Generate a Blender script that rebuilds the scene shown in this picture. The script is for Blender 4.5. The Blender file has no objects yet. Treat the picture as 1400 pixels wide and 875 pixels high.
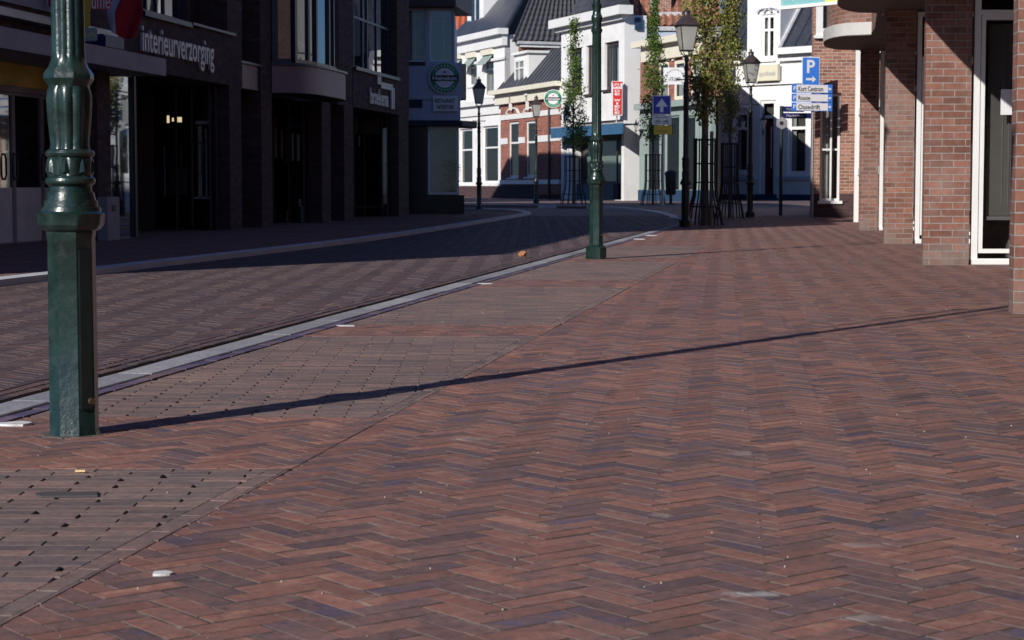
import bpy, bmesh, math, random
import numpy as np
from mathutils import Vector, Matrix
random.seed(7); rng = np.random.default_rng(7)
S = bpy.context.scene
C = S.collection
PI = math.pi
# ------------------------------------------------------------------ camera model (used to measure real positions)
F = 2600.0; CXP = 700.0; CYP = 437.5; H = 0.75; HZ = 253.0
TH = math.atan((CYP - HZ) / F); cT, sT = math.cos(TH), math.sin(TH)
def zat(py, Y):
    t = (CYP - py) / F
    return H + Y * (t * cT - sT) / (cT + t * sT)
def xat(px, Y, z=0.0):
    return (px - CXP) / F * (Y * cT + (H - z) * sT)
def G(px, py, z=0.0):
    t = (CYP - py) / F
    Y = (z - H) * (cT + t * sT) / (t * cT - sT)
    return (xat(px, Y, z), Y)
class Fr:
    """ facade frame: s along, o outwards, z up """
    def __init__(s, P0, P1=None, u=None, n=None):
        s.O = Vector((P0[0], P0[1], 0))
        if P1 is not None:
            d = Vector((P1[0] - P0[0], P1[1] - P0[1], 0)); s.L = d.length; s.u = d / s.L
        else:
            s.u = Vector((u[0], u[1], 0)).normalized(); s.L = 0
        s.n = Vector((s.u.y, -s.u.x, 0)) if n is None else Vector((n[0], n[1], 0)).normalized()
    def pt(s, a, o=0.0, z=0.0):
        p = s.O + s.u * a + s.n * o
        return Vector((p.x, p.y, z))
    def sp(s, px, o=0.0, z=1.5):
        k = (px - CXP) / F; q = s.O + s.n * o
        return (k * (q.y * cT + (H - z) * sT) - q.x) / (s.u.x - k * s.u.y * cT)
    def zp(s, py, a, o=0.0):
        return zat(py, s.pt(a, o).y)
# ------------------------------------------------------------------ materials
M = {}
def newmat(name):
    m = bpy.data.materials.new(name); m.use_nodes = True
    nt = m.node_tree; nt.nodes.clear()
    out = nt.nodes.new('ShaderNodeOutputMaterial'); b = nt.nodes.new('ShaderNodeBsdfPrincipled')
    nt.links.new(b.outputs[0], out.inputs[0]); M[name] = m
    return m, nt, b
def N(nt, typ, **kw):
    n = nt.nodes.new(typ)
    for k, v in kw.items():
        if k in n.inputs.keys() if hasattr(n.inputs, 'keys') else False: n.inputs[k].default_value = v
        else: setattr(n, k, v)
    return n
def mixc(nt, fac, a, b, mode='MIX'):
    m = nt.nodes.new('ShaderNodeMix'); m.data_type = 'RGBA'; m.blend_type = mode
    for i, v in ((0, fac), (6, a), (7, b)):
        if hasattr(v, 'links') or hasattr(v, 'is_linked'): nt.links.new(v, m.inputs[i])
        elif i == 0: m.inputs[0].default_value = v
        else: m.inputs[i].default_value = (*v[:3], 1)
    return m.outputs[2]
def noise(nt, scale, detail=4, rough=.6, coord=None):
    if coord is None:
        tc = nt.nodes.new('ShaderNodeTexCoord'); coord = tc.outputs['Object']
    n = nt.nodes.new('ShaderNodeTexNoise'); n.inputs['Scale'].default_value = scale
    n.inputs['Detail'].default_value = detail; n.inputs['Roughness'].default_value = rough
    nt.links.new(coord, n.inputs['Vector'])
    return n.outputs['Fac']
def ramp(nt, fac, stops):
    r = nt.nodes.new('ShaderNodeValToRGB'); cr = r.color_ramp
    while len(cr.elements) < len(stops): cr.elements.new(.5)
    for e, (p, c) in zip(cr.elements, stops):
        e.position = p; e.color = (*c[:3], 1) if hasattr(c, '__len__') else (c, c, c, 1)
    nt.links.new(fac, r.inputs[0]); return r.outputs[0]
def bump(nt, b, h, strength=.3, dist=.01):
    n = nt.nodes.new('ShaderNodeBump'); n.inputs['Strength'].default_value = strength; n.inputs['Distance'].default_value = dist
    nt.links.new(h, n.inputs['Height']); nt.links.new(n.outputs[0], b.inputs['Normal'])
def pm(name, col, rough=.6, metal=0, var=.12, vs=2.5, bmp=0, bs=60, coat=0, dirt=None, dscale=1.2, spec=.5):
    m, nt, b = newmat(name)
    f = noise(nt, vs)
    f = ramp(nt, f, [(.3, 0.0), (.7, 1.0)])
    c = mixc(nt, f, tuple(x * (1 - var) for x in col), tuple(min(1, x * (1 + var)) for x in col))
    if dirt:
        d = ramp(nt, noise(nt, dscale, 8, .7), [(.5, 0.0), (.72, 1.0)])
        c = mixc(nt, d, c, dirt)
    nt.links.new(c, b.inputs['Base Color'])
    b.inputs['Roughness'].default_value = rough; b.inputs['Metallic'].default_value = metal
    b.inputs['Specular IOR Level'].default_value = spec
    if coat: b.inputs['Coat Weight'].default_value = coat; b.inputs['Coat Roughness'].default_value = .12
    if bmp: bump(nt, b, noise(nt, bs, 5), bmp, .01)
    return m
def brick(name, c1, c2, mortar, bw=.22, rh=.066, ms=.011, rough=.85, var=.35, bmp=.6, dirt=None, base=False):
    m, nt, b = newmat(name)
    tc = nt.nodes.new('ShaderNodeTexCoord')
    def bt(a, bb, mo, off=(0, 0, 0)):
        mp = nt.nodes.new('ShaderNodeMapping'); mp.inputs['Location'].default_value = off
        nt.links.new(tc.outputs['UV'], mp.inputs[0])
        t = nt.nodes.new('ShaderNodeTexBrick'); t.inputs['Scale'].default_value = 1
        t.inputs['Color1'].default_value = (*a, 1); t.inputs['Color2'].default_value = (*bb, 1); t.inputs['Mortar'].default_value = (*mo, 1)
        t.inputs['Mortar Size'].default_value = ms * .5; t.inputs['Brick Width'].default_value = bw; t.inputs['Row Height'].default_value = rh
        t.inputs['Mortar Smooth'].default_value = .25
        nt.links.new(mp.outputs[0], t.inputs['Vector']); return t
    t = bt(c1, c2, mortar)
    t2 = bt((1 - var,) * 3, (1 + var * .4,) * 3, (1, 1, 1), (bw * 6, rh * 14, 0))
    c = mixc(nt, 1.0, t.outputs['Color'], t2.outputs['Color'], 'MULTIPLY')
    f = ramp(nt, noise(nt, 18, 5), [(.25, (.75, .75, .75)), (.75, (1.15, 1.15, 1.15))])
    c = mixc(nt, 1.0, c, f, 'MULTIPLY')
    if dirt:
        d = ramp(nt, noise(nt, 1.3, 8, .7), [(.5, 0.0), (.75, .6)])
        c = mixc(nt, d, c, dirt)
    if base:   # splash dirt along the foot of the wall
        sx = nt.nodes.new('ShaderNodeSeparateXYZ'); nt.links.new(tc.outputs['Object'], sx.inputs[0])
        q = nt.nodes.new('ShaderNodeMath'); q.operation = 'MULTIPLY_ADD'; q.inputs[1].default_value = 1.1; nt.links.new(noise(nt, 3.5, 6, .7), q.inputs[0]); 
        q2 = nt.nodes.new('ShaderNodeMath'); q2.operation = 'MULTIPLY'; q2.inputs[1].default_value = -.75; nt.links.new(sx.outputs[2], q2.inputs[0]); nt.links.new(q2.outputs[0], q.inputs[2])
        c = mixc(nt, ramp(nt, q.outputs[0], [(.28, 0.0), (.62, .62)]), c, (.205, .185, .17))
    nt.links.new(c, b.inputs['Base Color']); b.inputs['Roughness'].default_value = rough
    b.inputs['Specular IOR Level'].default_value = .3
    mth = nt.nodes.new('ShaderNodeMath'); mth.operation = 'MULTIPLY_ADD'
    nt.links.new(t.outputs['Fac'], mth.inputs[0]); mth.inputs[1].default_value = -1.0
    nt.links.new(noise(nt, 60, 4), mth.inputs[2])
    bump(nt, b, mth.outputs[0], bmp, .006)
    return m
def dark_glass(name, col=(.012, .016, .02), ior=1.9, rough=.015, wav=.0):
    m, nt, b = newmat(name)
    b.inputs['Base Color'].default_value = (*col, 1); b.inputs['Roughness'].default_value = rough
    b.inputs['IOR'].default_value = ior
    bump(nt, b, noise(nt, .9, 2), .12 + wav, .01)
    return m
def clear_glass(name, tint=(.80, .80, .79), ior=1.5):
    m = bpy.data.materials.new(name); m.use_nodes = True; nt = m.node_tree; nt.nodes.clear(); M[name] = m
    out = nt.nodes.new('ShaderNodeOutputMaterial'); mx = nt.nodes.new('ShaderNodeMixShader')
    tr = nt.nodes.new('ShaderNodeBsdfTransparent'); tr.inputs[0].default_value = (*tint, 1)
    gl = nt.nodes.new('ShaderNodeBsdfGlossy'); gl.inputs['Roughness'].default_value = .02
    fr = nt.nodes.new('ShaderNodeFresnel'); ge = nt.nodes.new('ShaderNodeNewGeometry'); mm = nt.nodes.new('ShaderNodeMath'); mm.operation = 'MULTIPLY_ADD'
    mm.inputs[1].default_value = 1 / ior - ior; mm.inputs[2].default_value = ior; nt.links.new(ge.outputs['Backfacing'], mm.inputs[0]); nt.links.new(mm.outputs[0], fr.inputs[0])
    nt.links.new(fr.outputs[0], mx.inputs[0]); nt.links.new(tr.outputs[0], mx.inputs[1]); nt.links.new(gl.outputs[0], mx.inputs[2])
    nt.links.new(mx.outputs[0], out.inputs[0]); return m
def residue(nt, c, spots):
    tc = nt.nodes.new('ShaderNodeTexCoord'); nz = noise(nt, 22, 8, .75)
    for (x, y, rx_, ry_, amt) in spots:   # chalky spill trodden into the bricks, ragged outline
        mp = nt.nodes.new('ShaderNodeMapping'); mp.vector_type = 'TEXTURE'; mp.inputs['Location'].default_value = (x, y, 0); mp.inputs['Scale'].default_value = (rx_, ry_, 1)
        nt.links.new(tc.outputs['Object'], mp.inputs[0]); ln_ = nt.nodes.new('ShaderNodeVectorMath'); ln_.operation = 'LENGTH'; nt.links.new(mp.outputs[0], ln_.inputs[0])
        a = nt.nodes.new('ShaderNodeMath'); a.operation = 'MULTIPLY_ADD'; a.inputs[1].default_value = -.45; nt.links.new(ln_.outputs['Value'], a.inputs[0]); nt.links.new(nz, a.inputs[2])
        c = mixc(nt, ramp(nt, a.outputs[0], [(.22, 0.0), (.42, amt)]), c, (.44, .42, .40))
    return c
SPOTS = [(*G(1030, 812), .10, .05, .75), (*G(1015, 620), .07, .08, .4), (*G(905, 705), .06, .05, .35), (*G(1180, 745), .09, .05, .35), (*G(640, 600), .12, .1, .25), (*G(1180, 845), .10, .05, .4)]
def paver_mat(name, stops, joint=False, rough=.72, stain=(.3, .28, .26), stain_amt=.35):
    """ per-brick random value stored on the mesh picks the fired colour of each brick """
    m, nt, b = newmat(name)
    at = nt.nodes.new('ShaderNodeAttribute'); at.attribute_name = 'fired'
    sep = nt.nodes.new('ShaderNodeSeparateColor'); nt.links.new(at.outputs['Color'], sep.inputs[0])
    blotch = noise(nt, 11, 5, .65)
    ad = nt.nodes.new('ShaderNodeMath'); ad.operation = 'MULTIPLY_ADD'; ad.inputs[1].default_value = 1.5; nt.links.new(blotch, ad.inputs[0]); ad.inputs[2].default_value = -.75
    a2 = nt.nodes.new('ShaderNodeMath'); a2.operation = 'MULTIPLY_ADD'; a2.use_clamp = True; a2.inputs[1].default_value = .82; nt.links.new(sep.outputs[0], a2.inputs[0])
    a3 = nt.nodes.new('ShaderNodeMath'); a3.operation = 'ADD'; a3.inputs[1].default_value = .09; nt.links.new(ad.outputs[0], a3.inputs[0]); nt.links.new(a3.outputs[0], a2.inputs[2])
    c = ramp(nt, a2.outputs[0], stops)
    v = ramp(nt, sep.outputs[1], [(0, (.83, .84, .85)), (1, (1.14, 1.14, 1.14))])
    c = mixc(nt, 1.0, c, v, 'MULTIPLY')
    f = ramp(nt, noise(nt, 38, 6, .7), [(.28, (.66, .64, .64)), (.72, (1.32, 1.28, 1.25))])
    c = mixc(nt, 1.0, c, f, 'MULTIPLY')
    f2 = ramp(nt, noise(nt, 1.1, 6, .65), [(.3, (.82, .82, .86)), (.7, (1.14, 1.1, 1.06))])
    c = mixc(nt, 1.0, c, f2, 'MULTIPLY')
    d = ramp(nt, noise(nt, 5.5, 10, .75), [(.64, 0.0), (.86, stain_amt)])
    c = mixc(nt, d, c, stain)
    d2 = ramp(nt, noise(nt, 260, 2, .5), [(.69, 0.0), (.76, .55)])
    c = mixc(nt, d2, c, (.42, .39, .36))
    c = mixc(nt, ramp(nt, sep.outputs[2], [(0, .85), (.9, 0.0)]), c, (.115, .09, .082))
    if name == 'paving_brick': c = residue(nt, c, SPOTS)
    nt.links.new(c, b.inputs['Base Color'])
    r = ramp(nt, noise(nt, 9, 4), [(.3, rough - .12), (.7, rough + .1)])
    nt.links.new(r, b.inputs['Roughness']); b.inputs['Specular IOR Level'].default_value = .4
    bump(nt, b, noise(nt, 110, 6, .7), .35, .004)
    return m
RED = (.255, .125, .108); BRN = (.20, .135, .12); PUR = (.15, .098, .108); BLU = (.12, .093, .13); ORG = (.33, .165, .125)
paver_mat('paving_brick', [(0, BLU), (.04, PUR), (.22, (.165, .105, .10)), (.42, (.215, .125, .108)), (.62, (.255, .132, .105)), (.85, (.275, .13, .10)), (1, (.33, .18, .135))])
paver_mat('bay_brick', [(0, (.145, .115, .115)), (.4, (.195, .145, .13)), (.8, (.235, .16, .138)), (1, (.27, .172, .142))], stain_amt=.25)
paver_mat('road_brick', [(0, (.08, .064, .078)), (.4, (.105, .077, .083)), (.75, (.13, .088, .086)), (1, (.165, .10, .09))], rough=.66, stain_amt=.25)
paver_mat('blue_brick', [(0, (.085, .078, .16)), (.5, (.11, .09, .16)), (1, (.17, .115, .13))], stain_amt=.1)
paver_mat('kerb_concrete', [(0, (.24, .25, .275)), (1, (.31, .32, .345))], rough=.8, stain=(.22, .21, .21), stain_amt=.5)
def joint_mat(name, a, b_):
    m, nt, b = newmat(name)
    f = ramp(nt, noise(nt, 9, 8, .7), [(.50, 0.0), (.66, 1.0)])
    c = mixc(nt, f, a, b_); nt.links.new(c, b.inputs['Base Color']); b.inputs['Roughness'].default_value = .95
    bump(nt, b, noise(nt, 200, 3), .5, .004)
joint_mat('joint_sand', (.065, .05, .043), (.40, .33, .28)); joint_mat('joint_dark', (.035, .03, .03), (.12, .10, .09))
# distant sett paving (bricks finer than a pixel)
m, nt, b = newmat('distant_paving')
tc = nt.nodes.new('ShaderNodeTexCoord'); t = nt.nodes.new('ShaderNodeTexBrick')
for k, v in (('Color1', (.2, .115, .10, 1)), ('Color2', (.12, .085, .10, 1)), ('Mortar', (.16, .13, .12, 1)), ('Scale', 1), ('Mortar Size', .004), ('Brick Width', .2), ('Row Height', .05)): t.inputs[k].default_value = v
nt.links.new(tc.outputs['UV'], t.inputs[0])
c = mixc(nt, 1.0, t.outputs[0], ramp(nt, noise(nt, .8, 6), [(.3, (.8,) * 3), (.7, (1.2,) * 3)]), 'MULTIPLY')
nt.links.new(c, b.inputs['Base Color']); b.inputs['Roughness'].default_value = .8
pm('road_distant', (.085, .065, .08), .75, var=.25, vs=3)
pm('white_paint_mark', (.72, .72, .70), .6, var=.1, vs=9, dirt=(.3, .28, .26), dscale=14)
pm('dark_patch', (.07, .065, .065), .8)
pm('lamp_green', (.008, .025, .020), .30, var=.5, vs=12, bmp=.2, bs=40, coat=.35, dirt=(.028, .046, .042), dscale=26)
pm('lamp_dark', (.014, .022, .022), .35, var=.3, vs=6, bmp=.15, bs=30)
pm('lamp_hood', (.075, .055, .055), .38, metal=.3, var=.3, vs=6)
pm('iron', (.012, .013, .015), .5, var=.3); pm('steel', (.33, .36, .38), .4, metal=.7, var=.15)
pm('knob_brass', (.2, .15, .09), .45, metal=.8)
pm('white_plaster', (.80, .80, .79), .8, var=.035, vs=.9, bmp=.12, bs=14, dirt=(.66, .65, .62), dscale=.8)
pm('white_trim', (.80, .80, .78), .45, var=.04, vs=2); pm('cream_trim', (.78, .74, .60), .5, var=.05, vs=2)
pm('white_frame', (.78, .78, .76), .4, var=.05, vs=3); pm('dark_wood', (.055, .035, .03), .5, var=.25)
pm('navy_frame', (.012, .022, .045), .35, var=.2); pm('navy_plinth', (.02, .05, .10), .5, var=.2); pm('sage_paint', (.30, .37, .34), .5, var=.08)
pm('blue_grey_panel', (.44, .52, .62), .55, var=.08, vs=1.2); pm('grey_panel', (.28, .27, .30), .6, var=.12, vs=1.5, dirt=(.16, .15, .17), dscale=1.1)
pm('mauve_panel', (.23, .16, .17), .45, var=.08); pm('concrete', (.55, .54, .52), .85, var=.1, vs=2, bmp=.2, bs=30, dirt=(.38, .36, .34), dscale=2)
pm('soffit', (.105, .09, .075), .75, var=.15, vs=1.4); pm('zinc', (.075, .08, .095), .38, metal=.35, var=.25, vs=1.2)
pm('slate', (.035, .04, .055), .45, var=.3, vs=5); pm('tile_grey', (.082, .083, .09), .5, var=.22, vs=5); pm('tile_red', (.31, .135, .085), .7, var=.4, vs=6, dirt=(.15, .12, .10), dscale=5)
pm('tile_orange', (.50, .13, .06), .7, var=.2, vs=5); pm('black_tile', (.012, .013, .018), .15, var=.3); pm('lead', (.5, .5, .52), .5, var=.2)
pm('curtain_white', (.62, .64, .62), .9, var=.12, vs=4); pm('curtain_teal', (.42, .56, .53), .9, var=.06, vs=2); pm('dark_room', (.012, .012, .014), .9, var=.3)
pm('backdrop_grey', (.17, .168, .165), .9, var=.2, vs=2); pm('room_grey', (.13, .128, .125), .9, var=.3); pm('maroon', (.11, .012, .018), .4, var=.2); pm('yellow_sign', (.62, .42, .03), .5, var=.08); pm('yellow_band', (.62, .44, .07), .6, var=.3, vs=2)
pm('sign_blue', (.05, .22, .74), .35, var=.03); pm('sign_navy', (.008, .015, .11), .4, var=.1); pm('sign_white', (.80, .80, .80), .4, var=.02); pm('sign_royal', (.012, .02, .42), .4, var=.04)
pm('sign_red', (.62, .03, .025), .45, var=.06); pm('sign_green', (.01, .24, .11), .4, var=.08); pm('sign_cream', (.70, .66, .50), .5, var=.04); pm('sign_teal', (.22, .48, .50), .5, var=.05)
pm('sign_lemon', (.80, .66, .12), .5, var=.04); pm('flag_red', (.36, .006, .02), .75, var=.1); pm('flag_white', (.55, .55, .62), .8); pm('letter_grey', (.52, .50, .48), .4, metal=.2, var=.06)
pm('letter_black', (.02, .02, .025), .5); pm('awning_blue', (.04, .12, .23), .6, var=.12); pm('awning_navy', (.012, .02, .04), .6)
pm('bark', (.12, .095, .07), .9, var=.35, vs=14, bmp=.6, bs=30); pm('stake_wood', (.23, .19, .14), .85, var=.25); pm('paper', (.72, .72, .74), .7, var=.03)
pm('pebble', (.40, .36, .32), .8); pm('chip', (.72, .5, .26), .7); pm('leaf_litter', (.36, .15, .06), .7, var=.2); pm('downpipe', (.05, .04, .045), .4)
brick('brick_right', (.30, .138, .098), (.235, .108, .08), (.30, .27, .25), rh=.0655, dirt=(.3, .25, .23), base=True)
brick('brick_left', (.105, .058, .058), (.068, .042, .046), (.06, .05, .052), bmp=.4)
brick('brick_orange', (.42, .205, .14), (.32, .145, .10), (.48, .42, .37), rh=.078, ms=.015)
brick('brick_house_red', (.40, .14, .095), (.30, .105, .075), (.42, .33, .28), rh=.07)
brick('brick_plinth', (.10, .05, .05), (.07, .045, .05), (.09, .07, .07))
brick('glazed_tile', (.012, .012, .018), (.018, .016, .02), (.045, .045, .055), bw=.3, rh=.3, ms=.012, rough=.25, bmp=.2)
brick('brick_mid', (.24, .12, .095), (.18, .09, .08), (.28, .24, .22))
dark_glass('dark_glass'); dark_glass('mirror_glass', (.50, .55, .58), 1.5, .02); [setattr(n.inputs['Metallic'], 'default_value', 1.0) for n in M['mirror_glass'].node_tree.nodes if n.type == 'BSDF_PRINCIPLED']; dark_glass('door_glass', (.30, .31, .31), 1.5, .03); [setattr(n.inputs['Metallic'], 'default_value', 1.0) for n in M['door_glass'].node_tree.nodes if n.type == 'BSDF_PRINCIPLED']; dark_glass('bay_glass', (.012, .02, .03), 2.2); dark_glass('far_glass', (.012, .014, .016), 1.28); dark_glass('shop_glass', (.03, .032, .034), 2.5)
m, nt, b = newmat('lit_spot'); b.inputs['Emission Color'].default_value = (1, .82, .5, 1); b.inputs['Emission Strength'].default_value = 1.1; b.inputs['Base Color'].default_value = (.6, .5, .3, 1)
clear_glass('clear_glass'); clear_glass('lantern_glass', (.9, .9, .88), 1.35)
pm('lantern_frost', (.62, .62, .58), .25, var=.1, spec=.6)
nt = M['lantern_frost'].node_tree; _o = [n for n in nt.nodes if n.type == 'OUTPUT_MATERIAL'][0]; _b = [n for n in nt.nodes if n.type == 'BSDF_PRINCIPLED'][0]
_t = nt.nodes.new('ShaderNodeBsdfTranslucent'); _t.inputs[0].default_value = (.8, .8, .76, 1); _x = nt.nodes.new('ShaderNodeMixShader'); _x.inputs[0].default_value = .5
nt.links.new(_b.outputs[0], _x.inputs[1]); nt.links.new(_t.outputs[0], _x.inputs[2]); nt.links.new(_x.outputs[0], _o.inputs[0])
def leaf_mat(name, stops):
    m, nt, b = newmat(name)
    at = nt.nodes.new('ShaderNodeAttribute'); at.attribute_name = 'fired'
    sep = nt.nodes.new('ShaderNodeSeparateColor'); nt.links.new(at.outputs['Color'], sep.inputs[0])
    c = ramp(nt, sep.outputs[0], stops); nt.links.new(c, b.inputs['Base Color'])
    b.inputs['Roughness'].default_value = .5
    try: b.inputs['Transmission Weight'].default_value = 0
    except Exception: pass
    out = [n for n in nt.nodes if n.type == 'OUTPUT_MATERIAL'][0]
    tl = nt.nodes.new('ShaderNodeBsdfTranslucent'); nt.links.new(c, tl.inputs[0]); mx = nt.nodes.new('ShaderNodeMixShader'); mx.inputs[0].default_value = .3
    nt.links.new(b.outputs[0], mx.inputs[1]); nt.links.new(tl.outputs[0], mx.inputs[2]); nt.links.new(mx.outputs[0], out.inputs[0])
leaf_mat('leaf_autumn', [(0, (.07, .10, .02)), (.4, (.19, .22, .045)), (.7, (.33, .34, .085)), (.86, (.38, .25, .10)), (1, (.40, .18, .09))])
leaf_mat('leaf_green', [(0, (.04, .08, .015)), (.5, (.12, .2, .035)), (.9, (.21, .28, .06)), (1, (.25, .24, .08))])
# ------------------------------------------------------------------ mesh builder
def wloc(o):
    v = Vector((0, 0, 0))
    while o: v += o.location; o = o.parent
    return v
def addattr(me, arr):
    a = me.color_attributes.new(name='fired', type='FLOAT_COLOR', domain='POINT')
    a.data.foreach_set('color', arr.astype(np.float32).ravel())
def set_uv(me):
    n = len(me.loops); nv = len(me.vertices)
    co = np.empty(nv * 3, np.float32); me.vertices.foreach_get('co', co); co = co.reshape(-1, 3)
    li = np.empty(n, np.int32); me.loops.foreach_get('vertex_index', li)
    pn = np.empty(len(me.polygons) * 3, np.float32); me.polygons.foreach_get('normal', pn); pn = pn.reshape(-1, 3)
    tot = np.empty(len(me.polygons), np.int32); me.polygons.foreach_get('loop_total', tot)
    pl = np.repeat(np.arange(len(tot)), tot); nn = pn[pl]; p = co[li]
    horiz = np.abs(nn[:, 2]) > .75
    hn = np.hypot(nn[:, 0], nn[:, 1]) + 1e-9
    u = np.where(horiz, p[:, 0], (-nn[:, 1] * p[:, 0] + nn[:, 0] * p[:, 1]) / hn)
    v = np.where(horiz, p[:, 1], p[:, 2])
    uv = me.uv_layers.new(name='UVMap'); uv.data.foreach_set('uv', np.stack([u, v], 1).astype(np.float32).ravel())
class MB:
    def __init__(s): s.v = []; s.f = []; s.m = []
    def add(s, vs, fs, mi=0):
        b = len(s.v); s.v += [Vector(x) for x in vs]; s.f += [tuple(b + i for i in f) for f in fs]; s.m += [mi] * len(fs)
    def hexa(s, p, mi=0):   # 8 pts: bottom 4, top 4
        s.add(p, [(0, 3, 2, 1), (4, 5, 6, 7), (0, 1, 5, 4), (1, 2, 6, 5), (2, 3, 7, 6), (3, 0, 4, 7)], mi)
    def box(s, fr, a0, a1, o0, o1, z0, z1, mi=0):
        s.hexa([fr.pt(a0, o0, z0), fr.pt(a1, o0, z0), fr.pt(a1, o1, z0), fr.pt(a0, o1, z0), fr.pt(a0, o0, z1), fr.pt(a1, o0, z1), fr.pt(a1, o1, z1), fr.pt(a0, o1, z1)], mi)
    def wbox(s, x0, x1, y0, y1, z0, z1, mi=0):
        s.hexa([(x0, y0, z0), (x1, y0, z0), (x1, y1, z0), (x0, y1, z0), (x0, y0, z1), (x1, y0, z1), (x1, y1, z1), (x0, y1, z1)], mi)
    def prism(s, poly, z0, z1, mi=0):
        n = len(poly); vs = [(p[0], p[1], z0) for p in poly] + [(p[0], p[1], z1) for p in poly]
        s.add(vs, [tuple(range(n))[::-1], tuple(range(n, 2 * n))] + [(i, (i + 1) % n, n + (i + 1) % n, n + i) for i in range(n)], mi)
    def extr(s, pts, d, mi=0):   # planar 3D polygon pushed by vector d
        n = len(pts); pts = [Vector(p) for p in pts]; vs = pts + [p + d for p in pts]
        s.add(vs, [tuple(range(n))[::-1], tuple(range(n, 2 * n))] + [(i, (i + 1) % n, n + (i + 1) % n, n + i) for i in range(n)], mi)
    def tube(s, pts, r, n=8, mi=0, caps=True):
        pts = [Vector(p) for p in pts]; rs = r if hasattr(r, '__len__') else [r] * len(pts); rings = []
        for i, p in enumerate(pts):
            d = (pts[min(i + 1, len(pts) - 1)] - pts[max(i - 1, 0)]).normalized()
            a = Vector((0, 0, 1)) if abs(d.z) < .9 else Vector((1, 0, 0))
            x = d.cross(a).normalized(); y = d.cross(x)
            rings.append([p + (x * math.cos(2 * PI * k / n) + y * math.sin(2 * PI * k / n)) * rs[i] for k in range(n)])
        b = [q for rg in rings for q in rg]; fs = []
        for i in range(len(pts) - 1):
            for k in range(n): fs.append((i * n + k, i * n + (k + 1) % n, (i + 1) * n + (k + 1) % n, (i + 1) * n + k))
        if caps: fs += [tuple(range(n))[::-1], tuple(range((len(pts) - 1) * n, len(pts) * n))]
        s.add(b, fs, mi)
    def lathe(s, prof, c=(0, 0, 0), n=48, mi=0, rot=0):
        """ prof: (z, r, mode) mode 0 round, 8 octagon, -k flutes """
        vs = []; m = len(prof)
        for pr in prof:
            z, r = pr[0], pr[1]; mode = pr[2] if len(pr) > 2 else 0
            for k in range(n):
                a = 2 * PI * k / n + rot; rr = r
                if mode == 8: rr = r * math.cos(PI / 8) / math.cos(((2 * PI * k / n) % (PI / 4)) - PI / 8)
                elif mode == 4: rr = r * math.cos(PI / 4) / math.cos(((2 * PI * k / n) % (PI / 2)) - PI / 4)
                elif mode < 0: rr = r * (1 + .12 * (abs(math.cos(-mode * (2 * PI * k / n) / 2)) - .6))
                vs.append((c[0] + rr * math.cos(a), c[1] + rr * math.sin(a), c[2] + z))
        fs = []
        for i in range(m - 1):
            for k in range(n): fs.append((i * n + k, i * n + (k + 1) % n, (i + 1) * n + (k + 1) % n, (i + 1) * n + k))
        fs += [tuple(range(n))[::-1], tuple(range((m - 1) * n, m * n))]
        s.add(vs, fs, mi)
    def build(s, name, mats, parent=None, smooth=False, bevel=0, auto=None, recalc=True):
        if isinstance(mats, str): mats = [mats]
        me = bpy.data.meshes.new(name)
        if parent is not None: org = wloc(parent)
        else:
            xs = [v.x for v in s.v]; ys = [v.y for v in s.v]; zs = [v.z for v in s.v]
            org = Vector(((min(xs) + max(xs)) / 2, (min(ys) + max(ys)) / 2, min(zs)))
        me.from_pydata([tuple(v - org) for v in s.v], [], s.f); me.polygons.foreach_set('use_smooth', [False] * len(me.polygons))
        for mm in mats: me.materials.append(M[mm])
        me.polygons.foreach_set('material_index', s.m)
        if recalc or bevel:
            bm = bmesh.new(); bm.from_mesh(me); bmesh.ops.recalc_face_normals(bm, faces=bm.faces)
            if bevel:
                es = [e for e in bm.edges if len(e.link_faces) == 2 and e.calc_face_angle() > .6]
                bmesh.ops.bevel(bm, geom=es, offset=bevel, segments=2, affect='EDGES', clamp_overlap=True)
            bm.to_mesh(me); bm.free()
        me.update(); set_uv(me)
        if smooth:
            me.polygons.foreach_set('use_smooth', [True] * len(me.polygons))
            me.set_sharp_from_angle(angle=auto if auto else .6)
        o = bpy.data.objects.new(name, me); C.objects.link(o)
        if parent is not None: o.parent = parent
        else: o.location = org
        return o
def tag(o, label, cat, group=None):
    o['label'] = label; o['category'] = cat
    if group: o['group'] = group
    return o
def thing(name, label, cat, loc, group=None):
    o = bpy.data.objects.new(name, None); C.objects.link(o); o.location = loc; o.empty_display_size = .2
    return tag(o, label, cat, group)
def struct(o): o['kind'] = 'structure'; return o
def text_mb(txt, w, h, org, u, up, depth=.01, bold=0.0):
    """ lettering as a mesh, fitted into w x h, lower left corner at org """
    cu = bpy.data.curves.new('lettering_curve', 'FONT'); cu.body = txt; cu.extrude = .02; cu.resolution_u = 3; cu.offset = bold
    ob = bpy.data.objects.new('lettering_curve', cu); C.objects.link(ob)
    me = bpy.data.meshes.new_from_object(ob); bpy.data.objects.remove(ob); bpy.data.curves.remove(cu)
    vs = [v.co.copy() for v in me.vertices]; fs = [tuple(p.vertices) for p in me.polygons]; bpy.data.meshes.remove(me)
    x0 = min(v.x for v in vs); x1 = max(v.x for v in vs); y0 = min(v.y for v in vs); y1 = max(v.y for v in vs)
    u = Vector(u).normalized(); up = Vector(up).normalized(); n = u.cross(up)
    mb = MB(); o = Vector(org)
    mb.add([o + u * ((v.x - x0) / (x1 - x0) * w) + up * ((v.y - y0) / (y1 - y0) * h) + n * ((v.z + .02) / .04 * depth) for v in vs], fs)
    return mb
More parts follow.
